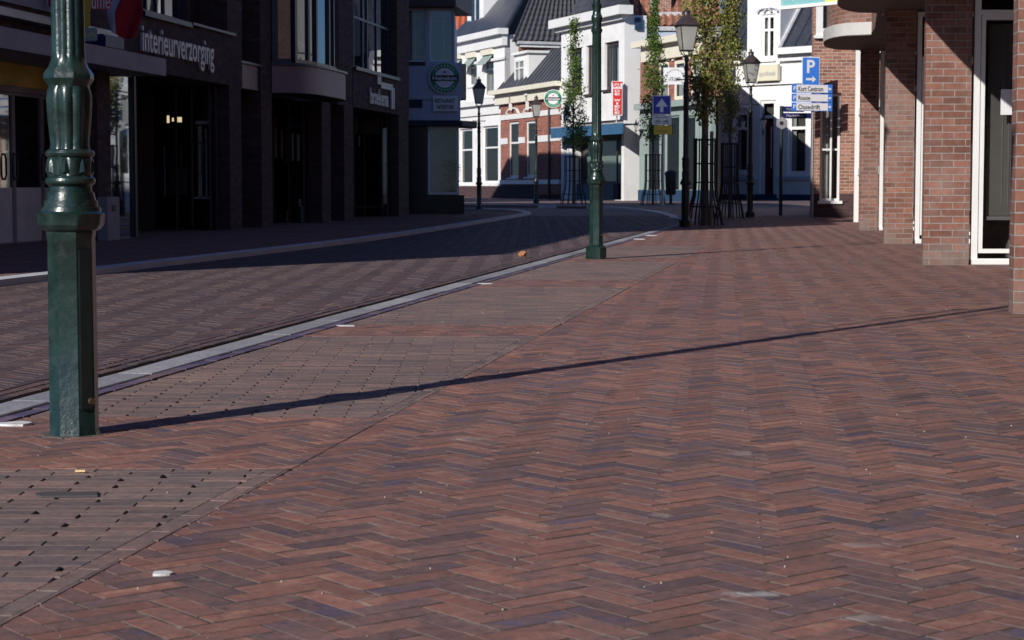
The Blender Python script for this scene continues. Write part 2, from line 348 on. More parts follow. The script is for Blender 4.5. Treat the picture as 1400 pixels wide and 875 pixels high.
def wall_cells(mb, fr, a0, a1, z0, z1, ops, th=.25, o=0.0, mi=0):
    """ wall with rectangular openings, as merged columns """
    ss = sorted({a0, a1, *[min(max(q, a0), a1) for p in ops for q in (p[0], p[1])]})
    for i in range(len(ss) - 1):
        A, B = ss[i], ss[i + 1]
        if B - A < 1e-4: continue
        mid = (A + B) / 2; col = sorted([(p[2], p[3]) for p in ops if p[0] < mid < p[1] and p[3] > z0 and p[2] < z1]); z = z0
        for (q0, q1) in col:
            if q0 > z + 1e-4: mb.box(fr, A, B, o - th, o, z, q0, mi)
            z = max(z, min(q1, z1))
        if z1 > z + 1e-4: mb.box(fr, A, B, o - th, o, z, z1, mi)
def window(par, fr, a0, a1, z0, z1, fm='white_frame', glass='dark_glass', fw=.07, o=-.06, mv=(), mh=(), back=None, sill=None, name='window', cur=None):
    mb = MB(); d = .05
    mb.box(fr, a0, a0 + fw, o - d, o, z0, z1); mb.box(fr, a1 - fw, a1, o - d, o, z0, z1)
    mb.box(fr, a0 + fw, a1 - fw, o - d, o, z0, z0 + fw); mb.box(fr, a0 + fw, a1 - fw, o - d, o, z1 - fw, z1)
    for q in mv:
        c = a0 + (a1 - a0) * q; mb.box(fr, c - fw * .4, c + fw * .4, o - d + .003, o + .004, z0 + fw, z1 - fw)
    for q in mh:
        c = z0 + (z1 - z0) * q; mb.box(fr, a0 + fw, a1 - fw, o - d + .005, o + .002, c - fw * .4, c + fw * .4)
    if sill: mb.box(fr, a0 - .05, a1 + .05, o - d, sill, z0 - .07, z0 - .001)
    w = mb.build(name, fm, par)
    g = MB(); g.box(fr, a0 + fw * .5, a1 - fw * .5, o - .035, o - .023, z0 + fw * .5, z1 - fw * .5); g.build('pane', glass, w)
    if back:
        g = MB(); g.box(fr, a0 + .01, a1 - .01, o - .34, o - .30, z0 + .01, z1 - .01); g.build('room', back, w)
    if cur:   # pleated curtain strips (fractions of the width)
        for (c0, c1) in cur:
            g = MB(); A = a0 + (a1 - a0) * c0; B = a0 + (a1 - a0) * c1; n = max(6, int((B - A) / .03)); pts = []
            for k in range(n + 1): pts.append(fr.pt(A + (B - A) * k / n, o - .16 + .02 * (k % 2), 0))
            for k in range(n):
                p, q = pts[k], pts[k + 1]
                g.hexa([(p.x, p.y, z0 + .05), (q.x, q.y, z0 + .05), (q.x + fr.n.x * -.012, q.y + fr.n.y * -.012, z0 + .05), (p.x + fr.n.x * -.012, p.y + fr.n.y * -.012, z0 + .05),
                        (p.x, p.y, z1 - .05), (q.x, q.y, z1 - .05), (q.x + fr.n.x * -.012, q.y + fr.n.y * -.012, z1 - .05), (p.x + fr.n.x * -.012, p.y + fr.n.y * -.012, z1 - .05)])
            g.build('curtain', 'curtain_white', w)
    return w
def tile_roof(par, A, B, Cc, D, mat, name='roof', pitch=.26, row=.34, amp=.035, base=.12):
    """ A,B eave ends, Cc,D top ends (Cc above B) : pantiles as real geometry """
    A, B, Cc, D = map(Vector, (A, B, Cc, D)); n = (B - A).cross(D - A).normalized()
    if n.z < 0: n = -n
    wid = (B - A).length; hei = ((D - A).length + (Cc - B).length) / 2; nc = max(2, int(wid / pitch)) * 6; nr = max(2, int(hei / row))
    vs = []; fs = []
    for r in range(nr):
        for e in (0, 1):
            v = (r + e) / nr; off = .03 * (1 - e)
            for c in range(nc + 1):
                u = c / nc; p = (A.lerp(B, u)).lerp(D.lerp(Cc, u), v)
                ph = (c % 6) / 6; h = amp * (math.sin(ph * 2 * PI) * .6 + (.5 if ph < .18 else 0))
                vs.append(p + n * (h + off))
    W = nc + 1
    for i in range(2 * nr - 1):
        for c in range(nc): fs.append((i * W + c, i * W + c + 1, (i + 1) * W + c + 1, (i + 1) * W + c))
    mb = MB(); mb.add(vs, fs); mb.hexa([A - n * base, B - n * base, Cc - n * base, D - n * base, A - n * .04, B - n * .04, Cc - n * .04, D - n * .04])
    return mb.build(name, mat, par, recalc=False)
# ------------------------------------------------------------------ paving, one real brick at a time
W0 = .0585; L0 = .1755
def herring(x0, x1, y0, y1, ang, n=3, w=W0):
    R = math.hypot(x1 - x0, y1 - y0) / 2 / w + 8; cx, cy = (x0 + x1) / 2, (y0 + y1) / 2
    K = int(R / 1.2) + 4; J = int(2 * R / (2 * n) / .7) + 4
    j, k = np.meshgrid(np.arange(-J, J + 1), np.arange(-K * 2, K * 2 + 1)); j = j.ravel(); k = k.ravel()
    bx = j * n + k; by = -j * n + k
    c1 = np.stack([bx + n / 2, by + .5], 1); c2 = np.stack([bx + .5, by + 1 + n / 2], 1)
    c = np.concatenate([c1, c2]) * w; a = np.concatenate([np.zeros(len(c1)), np.full(len(c2), PI / 2)])
    ca, sa = math.cos(ang), math.sin(ang)
    P = np.stack([c[:, 0] * ca - c[:, 1] * sa + cx, c[:, 0] * sa + c[:, 1] * ca + cy], 1)
    k = (P[:, 0] > x0) & (P[:, 0] < x1) & (P[:, 1] > y0) & (P[:, 1] < y1)
    return P[k], (a + ang)[k], n * w, w
def running(x0, x1, y0, y1, ang, L=.204, w=.054, third=False):
    cx, cy = (x0 + x1) / 2, (y0 + y1) / 2; R = math.hypot(x1 - x0, y1 - y0) / 2
    ny = int(R / w) + 2; nx = int(R / L) + 2
    i, j = np.meshgrid(np.arange(-nx, nx + 1), np.arange(-ny, ny + 1)); i = i.ravel(); j = j.ravel()
    px = (i + (j % 2) * .5) * L; py = j * w; ca, sa = math.cos(ang), math.sin(ang)
    P = np.stack([px * ca - py * sa + cx, px * sa + py * ca + cy], 1)
    k = (P[:, 0] > x0) & (P[:, 0] < x1) & (P[:, 1] > y0) & (P[:, 1] < y1)
    return P[k], np.full(k.sum(), ang), L, w
def in_view(P):
    return (P[:, 1] > 1.7) & (np.abs(P[:, 0]) < .30 * P[:, 1] + 1.3)
def clip(poly, edges):
    for (nx, ny, d) in edges:   # keep nx*x+ny*y+d >= 0
        out = []
        for i in range(len(poly)):
            p, q = poly[i], poly[(i + 1) % len(poly)]; a = nx * p[0] + ny * p[1] + d; b = nx * q[0] + ny * q[1] + d
            if a >= 0: out.append(p)
            if (a >= 0) != (b >= 0):
                t = a / (a - b); out.append((p[0] + (q[0] - p[0]) * t, p[1] + (q[1] - p[1]) * t))
        poly = out
        if len(poly) < 3: return []
    return poly
def line_edge(p, q):   # keep the left side of p->q
    dx, dy = q[0] - p[0], q[1] - p[1]; l = math.hypot(dx, dy); nx, ny = -dy / l, dx / l
    return (nx, ny, -(nx * p[0] + ny * p[1]))
class Pavers:
    def __init__(s): s.V = []; s.F4 = []; s.Fn = []; s.col = []; s.nv = 0; s.m4 = []; s.mn = []
    def lay(s, data, edges, z, mi=0, joint=.0065, hvar=.0008, tilt=.0055, depth=.012, bev=.0006, endgap=0):
        P, a, L, w = data; k = in_view(P)
        P = P[k]; a = a[k]; n = len(P)
        if n == 0: return
        hl = L / 2; hw = w / 2
        cx = np.array([-hl, hl, hl, -hl]); cy = np.array([-hw, -hw, hw, hw])
        ca, sa = np.cos(a)[:, None], np.sin(a)[:, None]
        QX = P[:, :1] + cx * ca - cy * sa; QY = P[:, 1:2] + cx * sa + cy * ca
        full = np.ones(n, bool); none = np.zeros(n, bool)
        for (nx, ny, d) in edges:
            dd = nx * QX + ny * QY + d; full &= (dd >= 0).all(1); none |= (dd <= 0).all(1)
        idx = np.where(full)[0]; part = np.where(~full & ~none)[0]
        m = len(idx)
        if m:
            jj = joint * (.7 + .6 * rng.random(m)); eg = endgap * rng.random(m) ** 5; a2 = a[idx] + rng.normal(0, .009 if L < .5 else .001, m); ca, sa = np.cos(a2)[:, None], np.sin(a2)[:, None]
            zc = z + np.clip(rng.normal(0, hvar, m), -.0006, .0011); tx = np.clip(rng.normal(0, tilt, m), -.011, .011); ty = np.clip(rng.normal(0, tilt, m), -.02, .02)
            PX = P[idx, :1] + rng.normal(0, .0006, (m, 1)); PY = P[idx, 1:2] + rng.normal(0, .0006, (m, 1))
            def ring(ins, dz):
                lx = np.array([-1, 1, 1, -1])[None] * (hl - ins - eg)[:, None]; ly = np.array([-1, -1, 1, 1])[None] * (hw - ins)[:, None]
                Z = zc[:, None] + lx * tx[:, None] * .35 + ly * ty[:, None] + dz
                return np.stack([PX + lx * ca - ly * sa, PY + lx * sa + ly * ca, Z], 2)
            top = ring(jj / 2 + bev, 0.0); mid = ring(jj / 2, -bev * .8); bot = ring(jj / 2, -depth)
            v = np.concatenate([top, mid, bot], 1).reshape(-1, 3)
            base = s.nv + np.arange(m)[:, None] * 12
            fl = [[0, 1, 2, 3]] + [[4 + i, 4 + (i + 1) % 4, (i + 1) % 4, i] for i in range(4)] + [[8 + i, 8 + (i + 1) % 4, 4 + (i + 1) % 4, 4 + i] for i in range(4)]
            f = (base[:, None, :] + np.array(fl)[None]).reshape(-1, 4)
            s.V.append(v); s.F4.append(f); s.m4.append(np.full(len(f), mi)); s.nv += 12 * m
            c = np.repeat(np.stack([rng.random(m), rng.random(m), np.ones(m), np.ones(m)], 1), 12, 0); c[:, 2] = np.tile(np.array([1.] * 4 + [0.] * 8), m); s.col.append(c)   # third value: 0 on the brick flanks, mixed darker
        for i in part:
            poly = clip([(QX[i, q], QY[i, q]) for q in range(4)], edges)
            if len(poly) < 3: continue
            ar = abs(sum(poly[q][0] * poly[(q + 1) % len(poly)][1] - poly[(q + 1) % len(poly)][0] * poly[q][1] for q in range(len(poly)))) / 2
            if ar < .0006: continue
            gx = sum(p[0] for p in poly) / len(poly); gy = sum(p[1] for p in poly) / len(poly); k = len(poly); zc = z + abs(rng.normal(0, hvar)) * .5
            def sh(e): return [(gx + (p[0] - gx) * max(.3, 1 - e / max(.01, math.hypot(p[0] - gx, p[1] - gy))), gy + (p[1] - gy) * max(.3, 1 - e / max(.01, math.hypot(p[0] - gx, p[1] - gy)))) for p in poly]
            t = sh(joint / 2 + bev + .001); bt = sh(joint / 2 + .001)
            s.V.append(np.array([(p[0], p[1], zc) for p in t] + [(p[0], p[1], zc - .003) for p in bt] + [(p[0], p[1], zc - depth) for p in bt])); b = s.nv
            s.Fn.append([b + q for q in range(k)]); s.mn.append(mi)
            for q in range(k):
                s.Fn.append([b + k + q, b + k + (q + 1) % k, b + (q + 1) % k, b + q]); s.mn.append(mi)
                s.Fn.append([b + 2 * k + q, b + 2 * k + (q + 1) % k, b + k + (q + 1) % k, b + k + q]); s.mn.append(mi)
            s.nv += 3 * k; r = rng.random(3); s.col.append(np.array([[r[0], r[1], 1., 1.]] * k + [[r[0], r[1], 0., 1.]] * (2 * k)))
    def flat(s, poly, z, mi):
        b = s.nv; s.V.append(np.array([(p[0], p[1], z) for p in poly])); s.Fn.append([b + q for q in range(len(poly))]); s.mn.append(mi)
        s.nv += len(poly); s.col.append(np.tile([.5, .5, 1., 1], (len(poly), 1)))
    def build(s, name, mats):
        V = np.concatenate(s.V); me = bpy.data.meshes.new(name); F4 = np.concatenate(s.F4) if s.F4 else np.zeros((0, 4), int)
        loops = np.concatenate([F4.ravel(), np.array([q for f in s.Fn for q in f], int)]).astype(np.int32)
        tot = np.concatenate([np.full(len(F4), 4), np.array([len(f) for f in s.Fn], int)]).astype(np.int32)
        st = np.concatenate([[0], np.cumsum(tot)[:-1]]).astype(np.int32)
        me.vertices.add(len(V)); me.vertices.foreach_set('co', V.astype(np.float32).ravel())
        me.loops.add(len(loops)); me.loops.foreach_set('vertex_index', loops)
        me.polygons.add(len(tot)); me.polygons.foreach_set('loop_start', st)
        mi = np.concatenate(s.m4 + [np.array(s.mn, int)]).astype(np.int32); me.polygons.foreach_set('material_index', mi)
        for mm in mats: me.materials.append(M[mm])
        me.polygons.foreach_set('use_smooth', np.zeros(len(tot), bool)); me.update(calc_edges=True); me.validate(); set_uv(me); addattr(me, np.concatenate(s.col))
        o = bpy.data.objects.new(name, me); C.objects.link(o); return struct(o)
# measured lines
def kx(Y): return -1.77 + .163 * (Y - 6.59)       # road edge of the right kerb
def bx(Y): return -.869 + .162 * (Y - 3.23)       # right edge of the parking bays
def rx(Y): return 2.93 + .138 * (Y - 11.1)        # line of the right brick piers
def lx(Y): return -2.37 + .15 * (Y - 43.3)        # line of the left shop fronts
YE = 46.0
KY = 41.0
HA = math.radians(90 - 51.3)
def ln(f, y0, y1, off=0): return (f(y0) + off, y0), (f(y1) + off, y1)
right_of = lambda f, off=0: line_edge(*ln(f, 60, 0, off))     # keep x greater
left_of = lambda f, off=0: line_edge(*ln(f, 0, 60, off))      # keep x smaller
above = lambda y: (0, 1, -y); below = lambda y: (0, -1, y)
pv = Pavers()
hb = herring(-3, 11.5, 1.5, YE, HA)
pv.lay(hb, [right_of(bx), below(23.4)], 0, 0)
bays = [(1.0, 5.0), (6.12, 9.42), (10.2, 13.95), (15.0, 18.6), (19.6, 23.4)]
strips = [(5.0, 6.12), (9.42, 10.2), (13.95, 15.0), (18.6, 19.6)]
for y0, y1 in strips: pv.lay(herring(-2.6, 3, y0 - .3, y1 + .3, HA), [right_of(kx, .27), left_of(bx), above(y0), below(y1)], 0, 0)
pv.lay(hb, [right_of(kx, .27), above(23.4), below(YE)], 0, 0)
ang_k = PI / 2 - math.atan(.163)
for y0, y1 in bays:
    pv.lay(running(-3.2, 3.5, y0 - .3, y1 + .3, .012), [right_of(kx, .27), left_of(bx, -.058), above(y0), below(y1)], -.001, 1, joint=.003, tilt=.004, bev=.001, hvar=.0005, endgap=.012)
    pv.lay(running(-3.2, 3.5, y0 - .3, y1 + .3, ang_k), [right_of(bx, -.056), left_of(bx), above(y0), below(y1)], .0005, 1, joint=.006, endgap=.003)
def along_row(f, off, y0, y1, L, w, slope):
    n = int((y1 - y0) * math.hypot(1, slope) / L); yy = y0 + (np.arange(n) + .5) * L / math.hypot(1, slope)
    P = np.stack([f(yy) + (off + w / 2) * math.hypot(1, slope), yy], 1); return P, np.full(n, PI / 2 - math.atan(slope)), L, w
pv.lay(along_row(kx, .195, 1.8, KY, .2, .062, .163), [], .001, 2, tilt=.03)
pv.flat([(kx(0) + .15, 0), (12, 0), (16, YE), (kx(YE) + .15, YE)], -.009, 4)
ys = 8.5
pv.flat([(bx(0) + .004, 0), (12, 0), (12, ys), (bx(ys) + .004, ys)], -.0015, 3); pv.flat([(bx(ys) + .004, ys), (12, ys), (16, YE), (bx(YE), YE)], -.0009, 3)
pv.flat([(kx(23.4) + .27, 23.4), (bx(23.4), 23.4), (bx(YE), YE), (kx(YE) + .27, YE)], -.0009, 3)
for y0, y1 in strips: pv.flat([(kx(y0) + .27, y0), (bx(y0), y0), (bx(y1), y1), (kx(y1) + .27, y1)], -.0012, 3)
pavement = pv.build('pavement', ['paving_brick', 'bay_brick', 'blue_brick', 'joint_sand', 'joint_dark'])
# right kerb blocks
kb = Pavers()
kb.lay(along_row(kx, .035, 1.6, KY, 1.0, .155, .163), [], .004, 0, joint=.006, hvar=.0015, tilt=.004, depth=.14, bev=.006)
nose = [(kx(KY) + .1, KY), (3.72, 43.5), (3.9, 46.4), (3.85, 51.3), (3.45, 56.0), (2.7, 59.3), (1.2, 62.0), (-2, 64.2), (-12, 66)]
def ribbon(mb, pts, w, z0, z1, mi=0, zf=lambda y: 0):
    P = [Vector((p[0], p[1], 0)) for p in pts]; Lp = []; Rp = []
    for i, p in enumerate(P):
        d = (P[min(i + 1, len(P) - 1)] - P[max(0, i - 1)]).normalized(); n = Vector((-d.y, d.x, 0)); Lp.append(p + n * w / 2); Rp.append(p - n * w / 2)
    for i in range(len(P) - 1):
        a, b, c, d = Lp[i], Lp[i + 1], Rp[i + 1], Rp[i]
        mb.hexa([(q.x, q.y, z0) for q in (a, b, c, d)] + [(q.x, q.y, z1 + zf(q.y)) for q in (a, b, c, d)], mi)
kb.build('kerb', ['kerb_concrete'])
pm('kerb_far', (.50, .52, .55), .8, var=.15)
def smooth_pts(pts, n=6):
    out = []
    for i in range(len(pts) - 1):
        p0 = Vector(pts[max(i - 1, 0)]); p1 = Vector(pts[i]); p2 = Vector(pts[i + 1]); p3 = Vector(pts[min(i + 2, len(pts) - 1)])
        for k in range(n):
            t = k / n; out.append(.5 * ((2 * p1) + (p2 - p0) * t + (2 * p0 - 5 * p1 + 4 * p2 - p3) * t * t + (3 * p1 - p0 - 3 * p2 + p3) * t ** 3))
    out.append(Vector(pts[-1])); return [(p.x, p.y) for p in out]
mb = MB(); ns = smooth_pts(nose); ribbon(mb, ns, .2, -.06, .012, zf=lambda y: .09 * min(1, max(0, (y - 46) / 14))); struct(mb.build('kerb', 'kerb_far'))
# road
rd = Pavers()
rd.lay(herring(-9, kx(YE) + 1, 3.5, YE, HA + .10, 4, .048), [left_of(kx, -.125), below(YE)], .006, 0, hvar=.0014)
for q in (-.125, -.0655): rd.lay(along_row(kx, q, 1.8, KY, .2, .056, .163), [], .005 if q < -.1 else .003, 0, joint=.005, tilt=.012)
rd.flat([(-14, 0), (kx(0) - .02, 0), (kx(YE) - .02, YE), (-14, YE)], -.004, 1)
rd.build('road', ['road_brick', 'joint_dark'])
# gutter slot between road and kerb, far road and far pavements
mb = MB(); lk = [(-7.2, -4), (-6.0, 2), (-4.95, 7.4), (-3.78, 14.0), (-3.3, 16.8), (-1.95, 25), (-1.1, 32.2), (-.05, 42.4), (.42, 47.5), (.45, 50), (.15, 54), (-.6, 56.6), (-2.2, 58), (-12, 59)]
mb.add([(-40, YE, 0), (kx(YE), YE, 0), (3.85, 51.3, 0), (3.45, 56.0, 0), (2.7, 59.3, 0), (1.2, 62, 0), (-2, 64.2, 0), (-12, 66, 0), (-40, 68, 0)], [tuple(range(9))]); struct(mb.build('road', 'road_distant', recalc=False))
def fz(y): return .09 * min(1, max(0, (y - 46) / 14))
edge = [(3.9, YE), (3.85, 51.3), (3.45, 56), (2.7, 59.3), (1.2, 62.0), (-2, 64.2), (-12, 66), (-60, 68)]; mb = MB()
for (x0, y0), (x1, y1) in zip(edge, edge[1:]):
    mb.add([(x0, y0, fz(y0)), (40, y0, fz(y0)), (40, y1, fz(y1)), (x1, y1, fz(y1)), (x0, y0, -.2), (x1, y1, -.2)], [(0, 1, 2, 3), (0, 3, 5, 4)])
mb.add([(-60, 68, .09), (40, 68, .09), (40, 130, .09), (-60, 130, .09)], [(0, 1, 2, 3)])
fp = struct(mb.build('pavement', 'distant_paving', recalc=False))
mb = MB(); mb.prism([(kx(41) + .1, 41), (kx(YE) + .15, YE), (3.9, 46.4), (3.72, 43.5)], -.2, .010); struct(mb.build('pavement', 'distant_paving'))
mb = MB(); mb.wbox(-400, 400, -200, 600, -.30, -.15); struct(mb.build('ground', 'road_distant'))
# left pavement and kerb (slightly raised)
lks = smooth_pts(lk, 5)
mb = MB(); mb.prism([(p[0] - .05, p[1]) for p in lks] + [(-40, 59), (-40, -4)], -.12, .040, 0)
struct(mb.build('pavement', 'joint_dark'))
lp = Pavers()
def klx(y): return float(np.interp(y, [p[1] for p in lks[:46]], [p[0] for p in lks[:46]]))
hl_ = herring(-9, 1, 9, YE + 4, HA)
sel = hl_[0][:, 0] < np.interp(hl_[0][:, 1], [p[1] for p in lks[:46]], [p[0] for p in lks[:46]]) - .2
lp.lay((hl_[0][sel], hl_[1][sel], hl_[2], hl_[3]), [], .05, 0)
lp.build('pavement', ['paving_brick'])
mb = MB(); ribbon(mb, [(p[0] - .09, p[1]) for p in lks], .20, -.1, .056); struct(mb.build('kerb', 'kerb_far'))
# marks laid into the paving
def mark(px, py, w, d, mat='white_paint_mark', z=.006, ang=0):
    x, y = G(px, py); mb = MB(); pts = []
    for k in range(9):
        a = 2 * PI * k / 9; r = 1 + random.uniform(-.25, .2); q = (math.copysign(abs(math.cos(a)) ** .6, math.cos(a)) * w / 2 * r, math.copysign(abs(math.sin(a)) ** .6, math.sin(a)) * d / 2 * r)
        pts.append((x + q[0] * math.cos(ang) - q[1] * math.sin(ang), y + q[0] * math.sin(ang) + q[1] * math.cos(ang)))
    mb.prism(pts, 0, z); return struct(mb.build('paint_mark', mat))
mark(22, 581, .11, .09, z=.007, ang=.3); mark(473, 445.5, .10, .08, z=.003); mark(664, 388, .12, .12, z=.003); mark(222, 786, .038, .036, z=.005, ang=.2)
mark(890, 322, .2, .5, z=.003); mark(874, 327, .16, .4, z=.003)
mark(95, 677, .16, .07, 'dark_patch', .0045, .05)
mb = MB(); x, y = G(110, 646); mb.wbox(x - .013, x + .013, y - .004, y + .004, .002, .007); tag(mb.build('wood_chip', 'chip'), 'small yellow wood chip lying at the far edge of the nearest parking bay', 'wood chip')
mb = MB(); x, y = G(714, 353)
for k in range(5):
    a = k * 1.3; q = Vector((x + .02 * math.cos(a), y + .02 * math.sin(a), .014 + .004 * k)); r = .028
    mb.add([q + Vector((-r, 0, .02)), q + Vector((0, -r, .0)), q + Vector((r, 0, .035)), q + Vector((0, r, .05)), q + Vector((-r, 0, .012)), q + Vector((0, -r, -.008)), q + Vector((r, 0, .027)), q + Vector((0, r, .042))], [(0, 1, 2, 3), (7, 6, 5, 4), (0, 1, 5, 4), (1, 2, 6, 5), (2, 3, 7, 6), (3, 0, 4, 7)])
tag(mb.build('fallen_leaf', 'leaf_litter'), 'curled orange fallen leaf lying on the dark brick road by the kerb', 'leaf')
mb = MB()   # grit
for k in range(110):
    y = 2.6 + 12 * random.random() ** 1.6; x = random.uniform(max(kx(y) + .3, -.27 * y), min(.29 * y, rx(y) + .2)); r = random.uniform(.0008, .0022) * (1 + .05 * y)
    vs = [(x + r * random.uniform(.7, 1.2) * math.cos(2 * PI * q / 5), y + r * random.uniform(.7, 1.2) * math.sin(2 * PI * q / 5), .0) for q in range(5)]
    mb.add(vs + [(v[0] * .6 + x * .4, v[1] * .6 + y * .4, r * 1.3) for v in vs], [(5, 6, 7, 8, 9)] + [(q, (q + 1) % 5, 5 + (q + 1) % 5, 5 + q) for q in range(5)])
o = mb.build('grit', 'pebble'); o['kind'] = 'stuff'; o['label'] = 'pale grit and tiny stones scattered over the brick pavement'; o['category'] = 'grit'

# ------------------------------------------------------------------ street lamps
def make_lamp():
    r = thing('street_lamp', 'x', 'street lamp', (0, 0, 0), 'green cast iron street lamps')
    mb = MB(); rot = PI / 8
    pr = [(-.02, .112, 8), (.115, .112, 8), (.13, .100, 8), (.142, .078, 8), (.15, .0735, 8), (.735, .0715, 8), (.742, .074, 8), (.752, .074, 8), (.758, .088, 8), (.772, .099, 8), (.795, .102, 8), (.805, .101, 0), (.812, .090, 0),
          (.824, .087, 0), (.8245, .081, 0), (.845, .0785, 0), (.8455, .0735, 0), (.868, .069, 0), (.8685, .064, 0), (.885, .062, 0), (.89, .066, 0), (.895, .073, 0), (.902, .0745, 0), (.91, .072, 0), (.916, .065, 0),
          (.92, .065, -8), (.965, .067, -8), (.972, .064, 0), (.976, .070, 0), (.984, .0735, 0), (.992, .070, 0), (.997, .058, -10), (1.01, .055, -10), (1.05, .0585, -10), (1.10, .063, -10), (1.145, .065, -10), (1.17, .062, -10), (1.182, .060, 0),
          (1.19, .066, 8), (1.205, .0755, 8), (1.222, .0735, 8), (1.24, .060, 8), (1.262, .051, 0), (1.28, .0475, -12), (1.9, .0455, -12), (2.27, .044, -12), (2.285, .05, 0), (2.30, .058, 0), (2.315, .058, 0), (2.33, .047, 0), (2.37, .044, 0),
          (2.40, .05, 0), (2.425, .058, 0), (2.45, .054, 0), (2.47, .044, 0), (2.50, .040, 0), (2.55, .050, 0), (2.565, .050, 0), (2.58, .036, 0), (2.78, .031, 0), (2.80, .040, 0), (2.83, .044, 0), (2.86, .034, 0), (2.92, .028, 0), (2.96, .036, 0), (3.0, .036, 0), (3.02, .022, 0), (3.06, .018, 0)]
    mb.lathe(pr, n=96, rot=rot)
    for k in range(8):   # leaf relief on the lower band
        a = 2 * PI * k / 8; c = Vector((math.cos(a), math.sin(a), 0)); t = Vector((-c.y, c.x, 0))
        q = c * .0655
        mb.add([q - t * .012 + Vector((0, 0, .925)), q + t * .012 + Vector((0, 0, .925)), q + c * .008 + Vector((0, 0, .93)), q + t * .007 + Vector((0, 0, .955)), q - t * .007 + Vector((0, 0, .955)), q + Vector((0, 0, .968)), q + c * .007 + Vector((0, 0, .952))], [(0, 1, 2), (1, 3, 6, 2), (0, 2, 6, 4), (3, 5, 6), (4, 6, 5)])
    pole = mb.build('pole', 'lamp_green', r, smooth=True, auto=.5)
    mb = MB(); fr = Fr((0, 0), u=(math.cos(PI / 4), math.sin(PI / 4)))   # outward faces right and towards viewer
    mb.box(fr, -.022, .022, .0655, .0715, .22, .70); d = mb.build('service_door', 'lamp_dark', r, bevel=.002)
    mb = MB(); c = fr.pt(.012, .0715, .245); mb.tube([c, c + fr.n * .009], .010, 14); mb.build('lock', 'knob_brass', d)
    mb = MB(); mb.tube([(-.17, 0, 2.62), (.17, 0, 2.62)], .011, 10)
    for sx in (-1, 1): mb.lathe([(-.02, .004), (-.012, .016), (0, .019), (.012, .016), (.02, .004)], (sx * .175, 0, 2.62), 12)
    mb.build('ladder_bar', 'lamp_dark', r, smooth=True)
    mb = MB()   # scroll cradle + frame
    for k in range(4):
        a = PI / 4 + k * PI / 2; c = Vector((math.cos(a), math.sin(a), 0))
        mb.tube([c * .02 + Vector((0, 0, 3.02)), c * .06 + Vector((0, 0, 3.05)), c * .10 + Vector((0, 0, 3.09)), c * .13 + Vector((0, 0, 3.135))], .008, 6)
        mb.tube([c * .135 + Vector((0, 0, 3.13)), c * .225 + Vector((0, 0, 3.56))], .008, 6)
    mb.lathe([(3.12, .13, 4), (3.12, .143, 4), (3.14, .143, 4), (3.14, .13, 4)], n=16, rot=PI / 4)
    mb.lathe([(3.555, .22, 4), (3.555, .245, 4), (3.575, .245, 4), (3.575, .22, 4)], n=16, rot=PI / 4)
    mb.build('lantern_frame', 'lamp_dark', r)
    mb = MB(); mb.lathe([(3.14, .132, 4), (3.555, .222, 4)], n=16, rot=PI / 4); mb.build('lantern_pane', 'lantern_frost', r)
    mb = MB(); mb.lathe([(3.14, .02), (3.28, .03), (3.30, .042), (3.40, .046), (3.45, .02)], n=14); mb.build('light_fitting', 'white_trim', r, smooth=True)
    mb = MB(); mb.lathe([(3.572, .262, 4), (3.585, .262, 4), (3.60, .245, 4), (3.64, .205, 4), (3.69, .15, 4), (3.73, .095, 4), (3.75, .068, 0), (3.80, .060, 0), (3.81, .075, 0), (3.825, .075, 0), (3.84, .045, 0), (3.855, .018, 0), (3.87, .022, 0), (3.885, .022, 0), (3.91, .004, 0)], n=32, rot=PI / 4)
    mb.build('lantern_roof', 'lamp_hood', r, smooth=True, auto=.7)
    return r
def kids(o): return [c for c in bpy.data.objects if c.parent == o]
def copy_tree(o, parent=None):
    c = o.copy(); C.objects.link(c)
    if parent is not None: c.parent = parent
    for ch in kids(o): copy_tree(ch, c)
    return c
lamp = make_lamp()
lamp_at = [((.0, .0), 0)]
bpos = lambda px, py: G(px, py)
p1 = (xat(102, 5.70, 0), 5.70)
lamps = [(p1, -.14, 'nearest, dark green octagonal cast iron lamp post at the left beside the kerb'),
         (bpos(815, 354), 0, 'green lamp post on octagonal foot in mid picture just right of the road kerb'),
         (bpos(937, 310.5), 0, 'tall dark street lamp with four sided lantern just left of the tallest tree'),
         (bpos(1025, 297), 0, 'street lamp with brown hood standing before the white gabled house'),
         (bpos(655, 288), 0, 'dark street lamp in front of the white corner house beside the tiled restaurant'),
         ((xat(733, 69), 69), .09, 'small far dark street lamp before the red brick house with white bands')]
for i, ((x, y), z, lab) in enumerate(lamps):
    o = lamp if i == 0 else copy_tree(lamp)
    o.location = (x, y, z); o['label'] = lab; o.rotation_euler = (0, 0, math.radians([1, -4, 12, 8, 10, 5][i]))
shaded_pole = None  # darker pole copy: shade on the far lamps put into their paint
for i, nm in enumerate(('street_lamp.002', 'street_lamp.003', 'street_lamp.004', 'street_lamp.005')):
    for ch in kids(bpy.data.objects[nm]):
        if ch.name.startswith('pole'):
            if shaded_pole is None: shaded_pole = ch.data.copy(); shaded_pole.materials[0] = M['lamp_dark']
            ch.data = shaded_pole
tall = {}
for nm in ('street_lamp', 'street_lamp.001'):
    for ch in kids(bpy.data.objects[nm]):
        if ch.data.name not in tall:
            me = ch.data.copy(); tall[ch.data.name] = me
            for v in me.vertices:
                if v.co.z > 2.6: v.co.z += 1.15
        ch.data = tall[ch.data.name]
# mortar dab round the foot of the near lamp
mb = MB(); pts = []
for k in range(26):
    a = 2 * PI * k / 26; r = .086 + random.uniform(-.006, .022); pts.append((p1[0] + r * math.cos(a), p1[1] + r * math.sin(a)))
mb.prism(pts, -.005, .0022); struct(mb.build('mortar_patch', 'soffit'))

